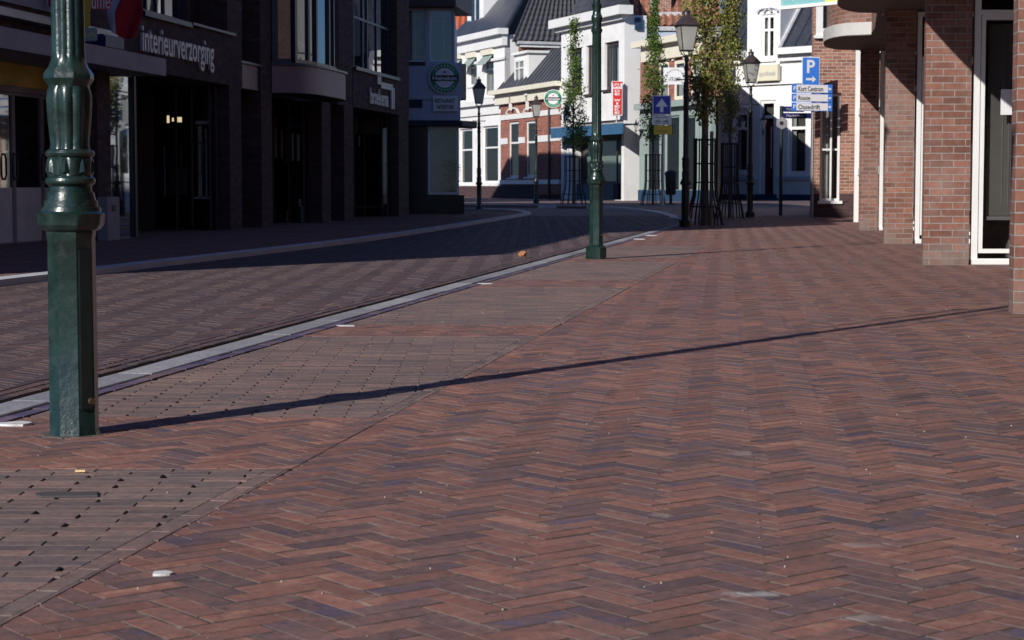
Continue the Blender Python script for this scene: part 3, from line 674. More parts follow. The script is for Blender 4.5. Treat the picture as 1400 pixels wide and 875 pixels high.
# ------------------------------------------------------------------ right hand brick row
Rf = Fr((2.93, 11.1), u=(.138, 1), n=(-1, .138))
R = thing('brick_shop_row', 'modern red brick shop row with square piers and rounded concrete balconies on the right', 'building', (2.93, 11.1, 0))
ps = [(-13.2), (-6.7), 0.0, 6.86, 13.42, 20.58]
for i, a in enumerate(ps):
    mb = MB(); wd = (.43, .43, .43, .43, .375, .30)[i]
    fr = Rf; p0 = fr.pt(a, 0); cx = Vector((1, .0, 0))
    # pier with its front square to the street
    q = [p0, p0 + Vector((wd, -.0, 0)), p0 + Vector((wd + .03, .22, 0)), p0 + Vector((.03, .22, 0))]
    mb.prism([(v.x, v.y) for v in q], -.05, 2.972); mb.build('pier', 'brick_right', R)
mb = MB(); mb.box(Rf, -13, 21.0, -9, -2.3, -.05, 2.97); mb.build('rear_wall', 'brick_mid', R)
mb = MB(); mb.box(Rf, -13, 21.2, -9, 0, 3.0, 7.2); mb.build('upper_wall', 'brick_right', R)
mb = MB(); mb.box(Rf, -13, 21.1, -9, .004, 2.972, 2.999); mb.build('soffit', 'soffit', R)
mb = MB(); mb.box(Rf, -13.2, 21.4, -9.2, .12, 7.2, 7.4); mb.build('roof', 'zinc', R)
def balcony(par, fr, sc, half, prot, z0, z1, parapet_mat, zp, mats=('concrete', 'soffit'), pw=2.4, glass=None):
    n = 20; out = []
    for k in range(n + 1):
        t = -1 + 2 * k / n; out.append((sc + half * t, prot * (1 - abs(t) ** pw) ** (1 / pw)))
    def poly(ins): return [fr.pt(a * 1.0, max(.0, o - ins)) for a, o in out]
    mb = MB(); P = poly(0); mb.prism([(p.x, p.y) for p in P], z0 + .012, z1)
    b = mb.build('balcony', mats[0], par, smooth=True, auto=.9)
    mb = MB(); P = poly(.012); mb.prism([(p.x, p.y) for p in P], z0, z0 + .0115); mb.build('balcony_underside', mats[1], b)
    if parapet_mat:
        mb = MB(); P = poly(.05); mb.prism([(p.x, p.y) for p in P], z1 + .002, zp); mb.build('parapet', parapet_mat, b, smooth=True, auto=.9)
    return b
for D in (29.85, 23.1, 16.4, 9.6, 3.0):
    balcony(R, Rf, (D - 11.1) / .9906, 1.62, .66, 2.955, 3.15, 'brick_right', 4.1)
# camera facing shop windows stepped back behind every pier
for i, a in enumerate(ps[1:]):
    y = Rf.pt(a, 0).y + .03; x0 = Rf.pt(a, 0).x + (.43, .43, .43, .375, .30)[i] + .03; x1 = x0 + 1.7
    fr = Fr((x0, y), u=(1, 0))
    w = window(R, fr, 0, 1.7, .0, 2.95, 'white_frame', 'clear_glass', fw=.058, o=0, mh=(.80,), name='shop_window')
    mb = MB(); mb.box(fr, .066, .105, -.06, -.003, .11, 2.34); mb.box(fr, 1.5, 1.55, -.06, -.003, .11, 2.34); mb.box(fr, .105, 1.5, -.06, -.003, .11, .15); mb.box(fr, .105, 1.5, -.06, -.003, 2.29, 2.34)
    mb.build('door_frame', 'white_frame', w)
    mb = MB(); mb.box(fr, .0, 1.72, -.03, .035, .004, .05); mb.build('sill', 'white_frame', w)
    mb = MB(); mb.box(fr, .62, 3.2, -1.9, -1.8, -.02, 2.95); mb.extr([fr.pt(.01, -.07, -.02), fr.pt(.62, -1.85, -.02), fr.pt(.62, -1.85, 2.95), fr.pt(.01, -.07, 2.95)], Vector((.05, 0, 0))); mb.box(fr, 1.72, 1.8, -1.8, 0, -.02, 2.95); mb.build('room', 'room_grey', w)
    mb = MB(); mb.extr([fr.pt(.62, -1.86, -.02), fr.pt(2.0, -6.2, -.02), fr.pt(2.0, -6.2, 2.95), fr.pt(.62, -1.86, 2.95)], Vector((.15, 0, 0))); mb.build('side_wall', 'brick_mid', w)
    mb = MB(); mb.box(fr, .16, 1.45, -.14, -.12, .46, 2.26); mb.build('grey_backdrop', 'backdrop_grey', w)  # grey backdrop added to lift the dark interior
    mb = MB()
    for k in range(9): mb.box(fr, .30 + k * .06, .309 + k * .06, -.118, -.112, .56, 2.20)
    mb.box(fr, .16, 1.45, -.14, -.08, .42, .455); mb.build('vertical_blind', 'grey_panel', w)
    mb = MB(); mb.box(fr, .45, 1.1, -.75, -.36, 0.02, .40); mb.build('display_box', 'grey_panel', w, bevel=.03)
fr = Fr((xat(1337, 18.5, 1), 18.4), u=(1, 0))
y = Rf.pt(ps[3], 0).y + .03; fr = Fr((0, y - .006), u=(1, 0))
mb = MB(); mb.box(fr, xat(1367, y, 1.2), xat(1388, y, 1.2), 0, .003, zat(157, y), zat(122, y)); o = mb.build('notice', 'paper'); tag(o, 'white paper notice taped inside the dark glass of the right hand shop window', 'notice')
# end glazing of the row
fr = Fr((6.93, 38.6), u=(1, 0)); w = window(R, fr, 0, 1.6, -.0, 3.5, 'white_frame', 'dark_glass', fw=.09, o=0, name='shop_window')
mb = MB(); mb.prism([(6.95, 38.68), (12, 38.68), (12, 44.4), (8.1, 44.4)], -.05, 3.5); mb.build('end_wall', 'brick_mid', R)
wf = Fr((6.42, 32.0), (7.02, 38.6)); wf.n = -wf.n  # unseen wall added so the left door glass mirrors sunlit brick
mb = MB(); mb.box(wf, 0, wf.L, -.2, 0, -.05, 3.0); mb.build('side_wall', 'brick_orange', R)
for z in (.95, 2.15): mb = MB(); mb.box(wf, 0, wf.L, .001, .03, z, z + .14); mb.build('stone_band', 'white_trim', R)
# projecting banner sign
pa = Vector((xat(1068, 26.3, 3.2), 26.3, 0)); pb = Vector((xat(1169, 25.3, 3.2), 25.3, 0)); fr = Fr((pa.x, pa.y), (pb.x, pb.y))
t = thing('banner_sign', 'teal and yellow projecting banner sign in white frame hanging from the right brick row', 'sign', (pb.x, pb.y, 3.2))
zb = zat(13.5, 26.3); mb = MB(); mb.box(fr, -.02, fr.L + .3, -.03, .04, zb, zb + .045); mb.box(fr, -.02, .03, -.03, .04, zb + .045, zb + .7); mb.box(fr, -.02, fr.L + .3, -.03, .04, zb + .7, zb + .74); mb.build('frame', 'white_trim', t)
c = fr.L * .62
mb = MB(); mb.box(fr, .03, c, -.02, .02, zb + .046, zb + .7); mb.build('panel', 'sign_teal', t); mb = MB(); mb.box(fr, c, fr.L + .29, -.02, .02, zb + .046, zb + .7); mb.build('panel', 'sign_lemon', t)
text_mb('Vive', .5, .35, fr.pt(.15, .021, zb + .10), fr.u, (0, 0, 1), .006).build('lettering', 'sign_white', t)

# ------------------------------------------------------------------ brick corner house behind the parking sign
B = thing('brick_corner_house', 'orange red brick corner house with tall white window behind the blue parking sign', 'house', (7, 44.5, 0))
fr = Fr((xat(1110, 44.5), 44.5), u=(1, 0)); X0 = fr.O.x
def XS(px): return xat(px, 44.5) - X0
Z = lambda py: zat(py, 44.5)
ops = [(XS(1120), XS(1148.5), Z(275), Z(127)), (XS(1112), XS(1112) + 1.3, Z(49), Z(49) + 2.0)]
mb = MB(); wall_cells(mb, fr, 0, 7, .55, 7.6, ops, .3); wall_cells(mb, fr, 0, 7, -.05, .55, ops, .3, mi=1); mb.build('wall', ['brick_orange', 'brick_plinth'], B)
sf = Fr((X0 + 13.2 * .19, 58), (X0 + .31 * .19, 44.81))
sops = [(2, 3.1, 1.0, 3.2), (5, 6.1, 1.0, 3.2), (8.2, 9.3, 1.0, 3.2), (2, 3.1, 4.4, 6.3), (5, 6.1, 4.4, 6.3), (8.2, 9.3, 4.4, 6.3)]
mb = MB(); wall_cells(mb, sf, 0, 11.7, -.05, 7.6, sops, .3); mb.build('side_wall', 'white_plaster', B); mb = MB(); mb.box(sf, 11.701, sf.L, -.3, 0, -.05, 7.6); mb.build('side_wall', 'brick_orange', B)
for z in (.84, 3.3, 4.24, 6.35): mb = MB(); mb.box(sf, 0, sf.L, .001, .03, z, z + .14); mb.build('stone_band', 'white_trim', B)
for q in sops: window(B, sf, *q, back='dark_room', glass='dark_glass', mh=(.6,))
mb = MB(); mb.prism([(X0 + .45, 44.81), (X0 + 7, 44.81), (X0 + 9, 58), (X0 + 2.9, 58)], -.05, 7.55); mb.build('core', 'dark_room', B)
mb = MB(); mb.prism([(X0 - .25, 44.2), (X0 + 7.2, 44.2), (X0 + 9.2, 58.2), (X0 + 2.3, 58.2)], 7.6, 7.85); mb.build('cornice', 'white_trim', B)
w = window(B, fr, XS(1120.5), XS(1148), Z(274.5), Z(128), fw=.055, o=-.10, mv=(.56,), mh=(.48,), back='room_grey', glass='clear_glass', cur=((.08, .5),), sill=.05)
w = window(B, fr, XS(1112.5), XS(1112) + 1.29, Z(49) + .01, Z(49) + 1.99, fw=.16, o=.03, back='room_grey', sill=.09)

# ------------------------------------------------------------------ left hand dark brick row
Lf = Fr((-2.37, 43.3), u=(.15, 1), n=(1, -.15))
ls = lambda px, o=0, z=1.5: Lf.sp(px, o, z)
A = thing('brick_arcade_building', 'dark brick shop building with deep openings and curved balcony along the shaded left side', 'building', tuple(Lf.pt(-9, 0, 0)))
s0 = ls(187); HT = 10.5
zl0, zl1 = 2.30, 3.07
W1 = (ls(196, 0, 3), ls(258, 0, 3), 3.10, 4.9); W2 = (ls(371, 0, 3), ls(463, 0, 3), 2.80, 5.2); W3 = (ls(484, 0, 3), ls(543, 0, 3), 3.10, 5.6)
up = [W1, (W1[0], W1[1], 6, 8), (ls(331, 0, 3), ls(356, 0, 3), 2.85, HT - 1), (ls(259, 0, 3), ls(311, 0, 3), 3.12, 4.9), W2, (W2[0], W2[1], 6.4, 9), W3, (W3[0], W3[1], 6.4, 9)]
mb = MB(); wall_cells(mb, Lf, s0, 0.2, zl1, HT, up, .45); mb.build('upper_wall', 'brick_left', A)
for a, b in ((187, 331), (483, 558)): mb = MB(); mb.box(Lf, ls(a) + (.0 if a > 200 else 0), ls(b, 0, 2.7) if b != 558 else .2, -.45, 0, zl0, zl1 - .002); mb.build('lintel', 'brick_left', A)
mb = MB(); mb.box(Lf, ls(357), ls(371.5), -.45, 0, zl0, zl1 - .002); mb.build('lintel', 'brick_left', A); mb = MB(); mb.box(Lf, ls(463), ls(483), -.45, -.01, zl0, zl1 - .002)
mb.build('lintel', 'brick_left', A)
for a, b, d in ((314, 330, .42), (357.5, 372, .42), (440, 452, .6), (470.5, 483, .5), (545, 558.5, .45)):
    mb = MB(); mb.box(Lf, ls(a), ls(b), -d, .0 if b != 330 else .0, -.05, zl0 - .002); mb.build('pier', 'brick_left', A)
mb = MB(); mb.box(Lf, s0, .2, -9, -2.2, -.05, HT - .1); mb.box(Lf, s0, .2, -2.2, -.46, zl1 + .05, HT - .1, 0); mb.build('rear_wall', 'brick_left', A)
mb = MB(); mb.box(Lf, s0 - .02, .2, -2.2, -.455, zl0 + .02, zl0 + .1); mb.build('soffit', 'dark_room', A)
mb = MB(); mb.box(Lf, s0 - .3, .3, -9.2, .15, HT, HT + .25); mb.build('roof', 'zinc', A)
# recess side walls and shop glazing
for px in (331, 357.5, 452): mb = MB(); mb.box(Lf, ls(px, -.5) - .12, ls(px, -.5), -2.2, -.5, -.05, zl0 + .02); mb.build('partition', 'brick_left', A)
def lwin(a, b, z0, z1, o, fm='navy_frame', gl='dark_glass', fw=.05, **k):
    return window(A, Lf, ls(a, o, (z0 + z1) / 2), ls(b, o, (z0 + z1) / 2), z0, z1, fm, gl, fw, o, **k)
def camwin(px0, px1, Y, nm, items, mv=(.5,), mh=()):
    f = Fr((xat(px0, Y, 1), Y), u=(1, 0)); L = xat(px1, Y, 1) - f.O.x
    w = window(A, f, 0, L, .03, zl0 - .01, 'dark_wood', 'clear_glass', .035, 0, mv=mv, mh=mh, name=nm)
    mb = MB(); mb.box(f, -.6, L + .02, -1.3, -1.2, -.02, zl0); mb.box(f, L + .021, L + .06, -1.2, -.06, -.02, zl0); mb.box(f, -.64, -.6, -1.2, -.06, -.02, zl0); mb.build('room', 'dark_room', w)
    mb = MB(); mb.box(f, -.9, -.005, -.12, .0, -.05, zl0); mb.build('jamb', 'dark_wood', A)
    for (a, b, c, d, m_) in items:  # flat coloured panels set just behind the glass
        mb = MB(); y2 = Y + .07; mb.wbox(xat(a, y2, 1), xat(b, y2, 1), y2, y2 + .03, zat(d, y2), zat(c, y2)); mb.build('inner_panel', m_, w)
    return w, f, L
w, f, L = camwin(207, 289, 29.4, 'shop_window', [(271, 276, 172, 271, 'white_trim'), (281, 283, 176, 268, 'white_trim'), (286, 288, 180, 268, 'curtain_white'), (268, 289, 165, 170, 'white_trim'), (264, 289, 269, 272, 'white_trim'),
    (229, 232, 158, 168, 'lit_spot'), (236, 238, 161, 166, 'lit_spot'), (242, 249, 160, 167, 'lit_spot'), (214, 216, 205, 262, 'navy_plinth'), (224, 226, 200, 268, 'blue_grey_panel'), (232, 256, 230, 266, 'room_grey')], mv=(.42, .68))
mb = MB(); q = f.pt(L * .62, .02, .9)
mb.tube([q, q + Vector((-.10, -.05, .03)), q + Vector((-.11, -.05, .48)), q + Vector((0, 0, .51))], .014, 8); q = q + Vector((.14, 0, 0)); mb.tube([q, q + Vector((.08, -.05, .03)), q + Vector((.09, -.05, .48)), q + Vector((0, 0, .51))], .014, 8); mb.build('handle', 'lamp_dark', w)
camwin(373, 417, 35.3, 'shop_window', [(373, 381, 160, 171, 'sign_red'), (376, 379, 174, 215, 'sign_cream'), (384, 387, 176, 217, 'sign_cream'), (390, 394, 172, 222, 'brick_orange'), (396, 415, 158, 177, 'awning_blue'), (403, 411, 160, 169, 'yellow_sign'), (399, 402, 182, 220, 'white_trim'), (406, 410, 183, 220, 'white_trim'), (408, 412, 272, 283, 'white_trim'), (411, 415, 281, 304, 'white_trim'), (391, 393, 288, 304, 'white_trim')])
camwin(484, 531, 42.1, 'shop_window', [(485, 489, 160, 182, 'sign_cream'), (492, 520, 159, 183, 'mauve_panel'), (490, 492.5, 185, 200, 'white_trim'), (524, 530, 179, 222, 'white_trim'), (524, 530, 222, 266, 'blue_grey_panel'), (486, 522, 281, 284, 'mauve_panel')], mv=(.3, .82))
mb = MB(); mb.box(Lf, ls(452.2), ls(470), -.75, -.6, -.05, zl0 + .02); mb.build('partition', 'dark_wood', A)
# upstairs glazing
window(A, Lf, *W1[:2], 3.10, 4.9, 'navy_frame', 'bay_glass', .05, -.1, mv=(.22, .44, .6), sill=.05)
window(A, Lf, W1[0], W1[1], 6, 8, 'navy_frame', 'bay_glass', .06, -.1, mv=(.3, .5, .7), sill=.05)
mb = MB(); mb.box(Lf, ls(259, 0, 3), ls(318, 0, 3), -.2, .06, 3.072, 3.108); mb.build('sill', 'navy_frame', A)
mb = MB(); mb.box(Lf, ls(259, 0, 3) + .0, ls(311, 0, 3), -.8, -.46, 3.11, 4.9); mb.build('recess_wall', 'brick_left', A)
window(A, Lf, W3[0] + .01, W3[1] - .01, 3.11, 5.59, 'navy_frame', 'bay_glass', .06, -.16, mv=(.16, .36, .46, .68), mh=(.42,), sill=.06)
window(A, Lf, W3[0] + .01, W3[1] - .01, 6.4, 9, 'navy_frame', 'bay_glass', .06, -.16, mv=(.3, .6), sill=.06)
window(A, Lf, W2[0] + .01, W2[1] - .01, 6.4, 9, 'navy_frame', 'bay_glass', .06, -.16, mv=(.3, .6), sill=.06)
# pale panel between the middle piers
mb = MB(); mb.box(Lf, ls(330.6), ls(357), -.3, -.04, zat(122, 31), zat(90, 31.2)); mb.box(Lf, ls(330.6), ls(357.5), -.34, .01, zat(90, 31.2) + .002, zat(90, 31.2) + .04, 1); mb.build('panel', ['mauve_panel', 'navy_frame'], A)
# curved balcony with bay window above
sc = (ls(372, 0, 2.5) + ls(372, 0, 2.5) + 3.5) / 2
bal = balcony(A, Lf, sc, 1.76, .62, 2.29, 2.76, None, 0, ('mauve_panel', 'dark_room'), 3.2)
n = 24; cap = MB(); P = [Lf.pt(sc + 1.80 * (-1 + 2 * k / n), .66 * (1 - abs(-1 + 2 * k / n) ** 3.2) ** (1 / 3.2)) for k in range(n + 1)]
cap.prism([(p.x, p.y) for p in P], 2.762, 2.80); cap.build('sill', 'navy_frame', bal)
bw = MB(); bg = MB(); arc = [(-1.62, .02), (-1.5, .34), (-.55, .46), (.35, .46), (1.15, .40), (1.5, .22), (1.62, .0)]
for i in range(len(arc) - 1):
    p = Lf.pt(sc + arc[i][0], arc[i][1]); q = Lf.pt(sc + arc[i + 1][0], arc[i + 1][1]); f2 = Fr((p.x, p.y), (q.x, q.y)); f2.n = Vector((f2.u.y, -f2.u.x, 0))
    bw.box(f2, -.05, .05, -.06, .02, 2.802, 5.3); bw.box(f2, .05, f2.L - .05, -.06, .02, 2.802, 2.88); bw.box(f2, .05, f2.L - .05, -.06, .02, 5.22, 5.3); bg.box(f2, .04, f2.L - .04, -.03, -.018, 2.87, 5.23)
    if i in (1, 3): bw.box(f2, f2.L * .62 - .04, f2.L * .62 + .04, -.058, .016, 2.88, 5.22)
w = bw.build('bay_window', 'navy_frame', A); bg.build('pane', 'bay_glass', w)
cap = MB(); cap.prism([(p.x, p.y) for p in P], 5.302, 5.6); cap.build('bay_roof', 'mauve_panel', w)
# wall lettering
a0 = ls(190, 0, 2.9); a1 = ls(288.5, 0, 2.6)
t = text_mb('interieurverzorging', a1 - a0, .46, Lf.pt(a0, .01, 2.43), Lf.u, (0, 0, 1), .04, .012); t.build('lettering', 'letter_grey', A)
a0 = ls(504, 0, 2.7); a1 = ls(528.5, 0, 2.6)
text_mb('broekema', a1 - a0, .34, Lf.pt(a0, .01, 2.42), Lf.u, (0, 0, 1), .035, .01).build('lettering', 'letter_grey', A)
mb = MB()
for q in (0, .19):
    b0 = ls(514, 0, 3) + q; 
    mb.box(Lf, b0, b0 + .13, .01, .045, 2.86, 3.06); mb.box(Lf, b0 + .131, b0 + 1.35, .01, .045, 2.86 - q * .35, 2.92 - q * .35)
    mb.box(Lf, b0 + 1.351, b0 + 1.47, .01, .045, 2.40, 2.92 - q * .35)
mb.build('emblem', 'letter_grey', A)

# ------------------------------------------------------------------ left shop with pale canopy
K = thing('canopy_shop', 'shaded shop with pale canopy fascia, yellow band and glass doors at the far left', 'shop', tuple(Lf.pt(-21, 0, 0)))
k0 = ls(187) - 6.2; kend = ls(187) - .002
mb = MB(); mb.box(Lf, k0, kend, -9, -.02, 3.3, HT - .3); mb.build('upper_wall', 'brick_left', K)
mb = MB(); mb.box(Lf, k0, ls(70, -.01, 3), -.02, .05, 2.78, 3.7); mb.build('upper_panel', 'grey_panel', K)
mb = MB(); mb.box(Lf, k0, ls(143, 0, 2.8), .02, .18, 2.60, 2.67); mb.box(Lf, k0, ls(143, 0, 2.8), .02, .10, 2.675, 2.71); mb.build('cable_duct', 'steel', K)
mb = MB(); mb.box(Lf, k0, kend, -.55, .0, 2.45, 3.298); mb.build('beam', 'brick_left', K)
mb = MB(); mb.box(Lf, k0, kend, -.5, .42, 2.20, 2.22); mb.build('canopy_soffit', 'grey_panel', K)
mb = MB(); mb.box(Lf, k0, kend, .30, .42, 2.222, 2.425); mb.box(Lf, k0, kend, 0.001, .299, 2.40, 2.42); mb.build('canopy_fascia', 'grey_panel', K)
mb = MB(); mb.box(Lf, k0, ls(122, -.5), -.60, -.50, 1.93, 2.199); mb.build('sign_band', 'yellow_band', K)
mb = MB(); mb.box(Lf, k0, kend, -9, -2.5, -.05, 3.3); mb.build('rear_wall', 'dark_room', K)
mb = MB(); mb.box(Lf, k0, ls(133, -.5), -.62, -.52, 1.86, 1.928); mb.build('door_head', 'grey_panel', K)
for a, b in ((-70, 18.5), (19, 58), (58.5, 100), (100.5, 133)):
    w = window(K, Lf, ls(a, -.55), ls(b, -.55), .03, 1.858, 'grey_panel', 'door_glass', .035, -.55, name='glass_door')
    mb = MB(); mb.box(Lf, ls(a, -.55) + .04, ls(b, -.55) - .04, -.576, -.566, .06, .72); mb.build('frosted_panel', 'curtain_white', w)
    if b < 60:
        mb = MB(); c0 = Lf.pt(ls(b, -.55) - .09, -.50, .82); u = Lf.u * .07
        mb.tube([c0 - u + Vector((0, 0, .05)), c0 - u + Vector((0, 0, .25)), c0 - u * .5 + Vector((0, 0, .3)), c0 + u * .5 + Vector((0, 0, .3)), c0 + u + Vector((0, 0, .25)), c0 + u + Vector((0, 0, .05)), c0 + u * .5, c0 - u * .5, c0 - u + Vector((0, 0, .05))], .013, 8); mb.build('handle', 'iron', w)
mb = MB(); mb.box(Lf, ls(133), ls(151), -.55, 0, -.05, 2.2); mb.build('pier', 'brick_left', K)
w = window(K, Lf, ls(151.5), ls(184), .04, 2.20, 'navy_frame', 'mirror_glass', .02, -.02, name='mirror_panel')
mb = MB(); mb.box(Lf, ls(184.1), kend, -.5, 0, -.05, 2.199); mb.build('corner_post', 'dark_wood', K)
mb = MB(); mb.box(Lf, k0, kend, -9, .1, HT - .3, HT - .1); mb.build('roof', 'zinc', K)
# small things on that front
c0 = ls(140.5, .1, .5); c1 = ls(157.5, .1, .5)
t = thing('meter_cabinet', 'narrow pale grey metal cabinet against the brick pier beside the mirrored panel', 'cabinet', tuple(Lf.pt(c0, .1, .0)))
mb = MB(); mb.box(Lf, c0, c1, .02, .16, .045, .60); mb.build('body', 'grey_panel', t, bevel=.006)
mb = MB(); mb.box(Lf, (c0 + c1) / 2 - .06, (c0 + c1) / 2 + .05, .161, .168, .42, .5); mb.build('lock_plate', 'iron', t)
fr = Fr(tuple(Lf.pt(ls(112, .3, 2.7), .3).xy), u=(1, -.1)); kx2 = 2600 / 24.0
t = thing('parlour_sign', 'yellow cut out shop sign above the canopy behind the nearest lamp post', 'sign', tuple(fr.pt(0, 0, 2.6)))
mb = MB(); pts = [(0, 2.66), (.06, 2.60), (.10, 2.66), (.10, 2.80), (.14, 2.95), (.10, 3.1), (0, 3.12), (-.06, 2.95)]
mb.extr([fr.pt(a, 0, z) for a, z in pts], fr.n * .03); mb.build('panel', 'yellow_sign', t)
mb = MB(); mb.box(fr, .02, .19, 0, .03, 2.46, 2.62); mb.build('panel', 'sage_paint', t, bevel=.012)
text_mb('ume', .24, .15, fr.pt(.13, .02, 2.83), fr.u, (0, 0, 1), .02, .05).build('lettering', 'sign_red', t); text_mb('ume', .22, .13, fr.pt(.14, .045, 2.84), fr.u, (0, 0, 1), .004, .0).build('lettering', 'sign_white', t)
text_mb('La Fe', .13, .06, fr.pt(.04, .031, 2.51), fr.u, (0, 0, 1), .004).build('lettering', 'sign_lemon', t)
mb = MB(); mb.tube([fr.pt(.06, -.02, 2.9), fr.pt(.06, -.32, 2.9)], .014, 8); mb.build('bracket', 'iron', t)
mb = MB(); mb.box(Lf, ls(133, .25, 2.5), ls(160, .25, 2.5), .05, .35, 2.43, 2.60); tag(mb.build('awning_cassette', 'sign_navy', bevel=.02), 'dark blue rolled awning cassette lying on the canopy under the red flag', 'awning')
# flags
def flag(px0, px1, py_top, py_bot, Y, lab, tilt):
    t = thing('flag', lab, 'flag', (xat((px0 + px1) / 2, Y, 3), Y, zat(py_bot, Y)))
    x0, x1 = xat(px0, Y, 3), xat(px1, Y, 3); zt, zb = zat(py_top, Y), zat(py_bot, Y); vs = []; n, m_ = 16, 20
    for i in range(m_ + 1):
        for j in range(n + 1):
            u, v = j / n, i / m_
            wd = .35 + .65 * min(1, v * 1.6) * (1 - .45 * max(0, v - .62) / .38)
            x = x0 + (x1 - x0) * (.62 + (u - .62) * wd) + tilt * (.5 - v) * .1
            z = zt + (zb - zt) * v + .12 * (1 - u) * (v - .2) * (zt - zb) + .16 * (zt - zb) * (abs(u - .55) ** 1.5) * v
            vs.append((x, Y + .05 * math.sin(u * 9 + v * 3) * (.4 + v * .6), z))
    fs = [(i * (n + 1) + j, i * (n + 1) + j + 1, (i + 1) * (n + 1) + j + 1, (i + 1) * (n + 1) + j) for i in range(m_) for j in range(n)]
    for nm, mt, keep in (('cloth', 'flag_red', lambda j: j >= 4), ('white_stripe', 'flag_white', lambda j: j < 4)):
        mb = MB(); ff = [f for q, f in enumerate(fs) if keep(q % n)]
        mb.add(vs, ff); mb.add([Vector(v) + Vector((0, .004, 0)) for v in vs], [f[::-1] for f in ff]); used = set(i for f in mb.f for i in f); mp = {o_: k for k, o_ in enumerate(sorted(used))}
        mb.v = [mb.v[i] for i in sorted(used)]; mb.f = [tuple(mp[i] for i in f) for f in mb.f]; mb.build(nm, mt, t, smooth=True, recalc=False)
    mb = MB(); xm = x0 + (x1 - x0) * .62; mb.tube([(xm - .5, Y + .9, zb + .1), (xm + .02, Y + .05, zt + .02), (xm + .1, Y - .1, zt + .16)], .014, 8); mb.build('flag_pole', 'stake_wood', t)
flag(146, 197, -34, 56, 23.6, 'drooping red flag with white edge above the canopy, left of the wall lettering', 1)
flag(62, 76, -60, 15, 22.4, 'second red flag, a mere sliver left of the nearest lamp post', 0)
# low neighbour, out of frame nearer the camera
K2 = thing('neighbour_building', 'low brick neighbour building on the left before the canopy shop', 'building', tuple(Lf.pt(-28, 0, 0)))
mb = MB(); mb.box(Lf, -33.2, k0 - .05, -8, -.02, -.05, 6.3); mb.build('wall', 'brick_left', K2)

# ------------------------------------------------------------------ restaurant on the corner
P0 = (xat(559, 46.2), 46.2); Hf = Fr(P0, (xat(633, 46.2), 46.25)); hs = lambda px, o=0, z=1.5: Hf.sp(px, o, z); hz = lambda py: zat(py, 46.2)
E = thing('restaurant_building', 'shaded blue grey corner restaurant with black tile plinth and dark canopy', 'building', (P0[0], 46.2, 0))
mb = MB(); mb.box(Hf, hs(559), hs(583.5), -.3, 0, -.05, hz(173)); mb.box(Hf, hs(583.5), hs(634.5), -.5, .06, -.05, hz(266.5)); mb.box(Hf, hs(624.6), hs(627.5), -.3, .0, hz(266.5) + .002, hz(173)); mb.build('tile_wall', 'glazed_tile', E)
w = window(E, Hf, hs(585), hs(627.5), hz(266), hz(173), 'white_frame', 'clear_glass', .06, .02, mh=(), name='showcase_window')
mb = MB(); mb.box(Hf, hs(586), hs(626), -.30, -.28, hz(266), hz(173)); mb.build('room', 'curtain_white', w)
mb = MB(); mb.box(Hf, hs(586), hs(626), -.85, .0, hz(266) - .003, hz(266) + .03); mb.build('window_board', 'dark_wood', w)
mb = MB(); mb.box(Hf, hs(556.5), hs(629.5, 0, 2.5), -.5, .08, hz(164.5), hz(137.4)); mb.build('fascia', 'blue_grey_panel', E)
mb = MB(); mb.box(Hf, hs(556.5), hs(631, 0, 2.5), -.5, .10, hz(136.8), hz(86)); mb.build('fascia', 'blue_grey_panel', E, bevel=.01)
mb = MB(); mb.prism([tuple(Hf.pt(hs(556.5), .25).xy), tuple(Hf.pt(hs(632), .28).xy), tuple(Hf.pt(hs(653), -.5).xy), tuple(Hf.pt(hs(653), -1.8).xy), tuple(Hf.pt(hs(556.5), -1.8).xy)], hz(172.5), hz(165.2)); mb.build('canopy', 'awning_navy', E)
uo = [(hs(557.5), hs(582), hz(84), hz(13)), (hs(588), hs(619), hz(84), hz(13))]
mb = MB(); wall_cells(mb, Hf, hs(556.5), hs(620.5), hz(86) + .002, hz(11), uo, .2); mb.build('upper_wall', 'blue_grey_panel', E)
window(E, Hf, *uo[0], fm='white_frame', glass='clear_glass', fw=.03, o=-.05, back='room_grey', cur=((.02, .98),)); window(E, Hf, *uo[1], fm='white_frame', glass='dark_glass', fw=.03, o=-.05, mv=(.62,), mh=(.75,))
mb = MB(); mb.box(Hf, hs(557), hs(582), -.02, .12, hz(90), hz(85)); mb.build('sill', 'awning_navy', E)
mb = MB(); q = hs(620.5); e = hs(648)
mb.prism([tuple(Hf.pt(hs(554), .5).xy), tuple(Hf.pt(q + .05, .5).xy), tuple(Hf.pt(e, -2.2).xy), tuple(Hf.pt(hs(554), -2.2).xy)], hz(11) + .002, hz(11) + .75); mb.build('eaves', 'dark_wood', E)
Rb = [tuple(Hf.pt(hs(556.5), -.5).xy), tuple(Hf.pt(hs(622), -.5).xy), (-1.56, 54.5), (-15, 54.5), (-15, 46.8)]
mb = MB(); mb.prism(Rb, hz(11) + .76, 9.6); mb.build('attic', 'brick_left', E)
mb = MB(); mb.prism([(p[0], p[1]) for p in Rb], -.05, hz(11)); mb.build('core_wall', 'blue_grey_panel', E)
rfm = MB(); a, b, c, d = [Vector((p[0], p[1], 9.6)) for p in (Rb[0], Rb[2], Rb[3], Rb[4])]; r1 = Vector((-9, 50.5, 12.6)); 
rfm.add([a, Vector((Rb[1][0], Rb[1][1], 9.6)), b, c, d, r1], [(0, 1, 5), (1, 2, 5), (2, 3, 5), (3, 4, 5), (4, 0, 5), (4, 3, 2, 1, 0)]); rfm.build('roof', 'tile_grey', E)
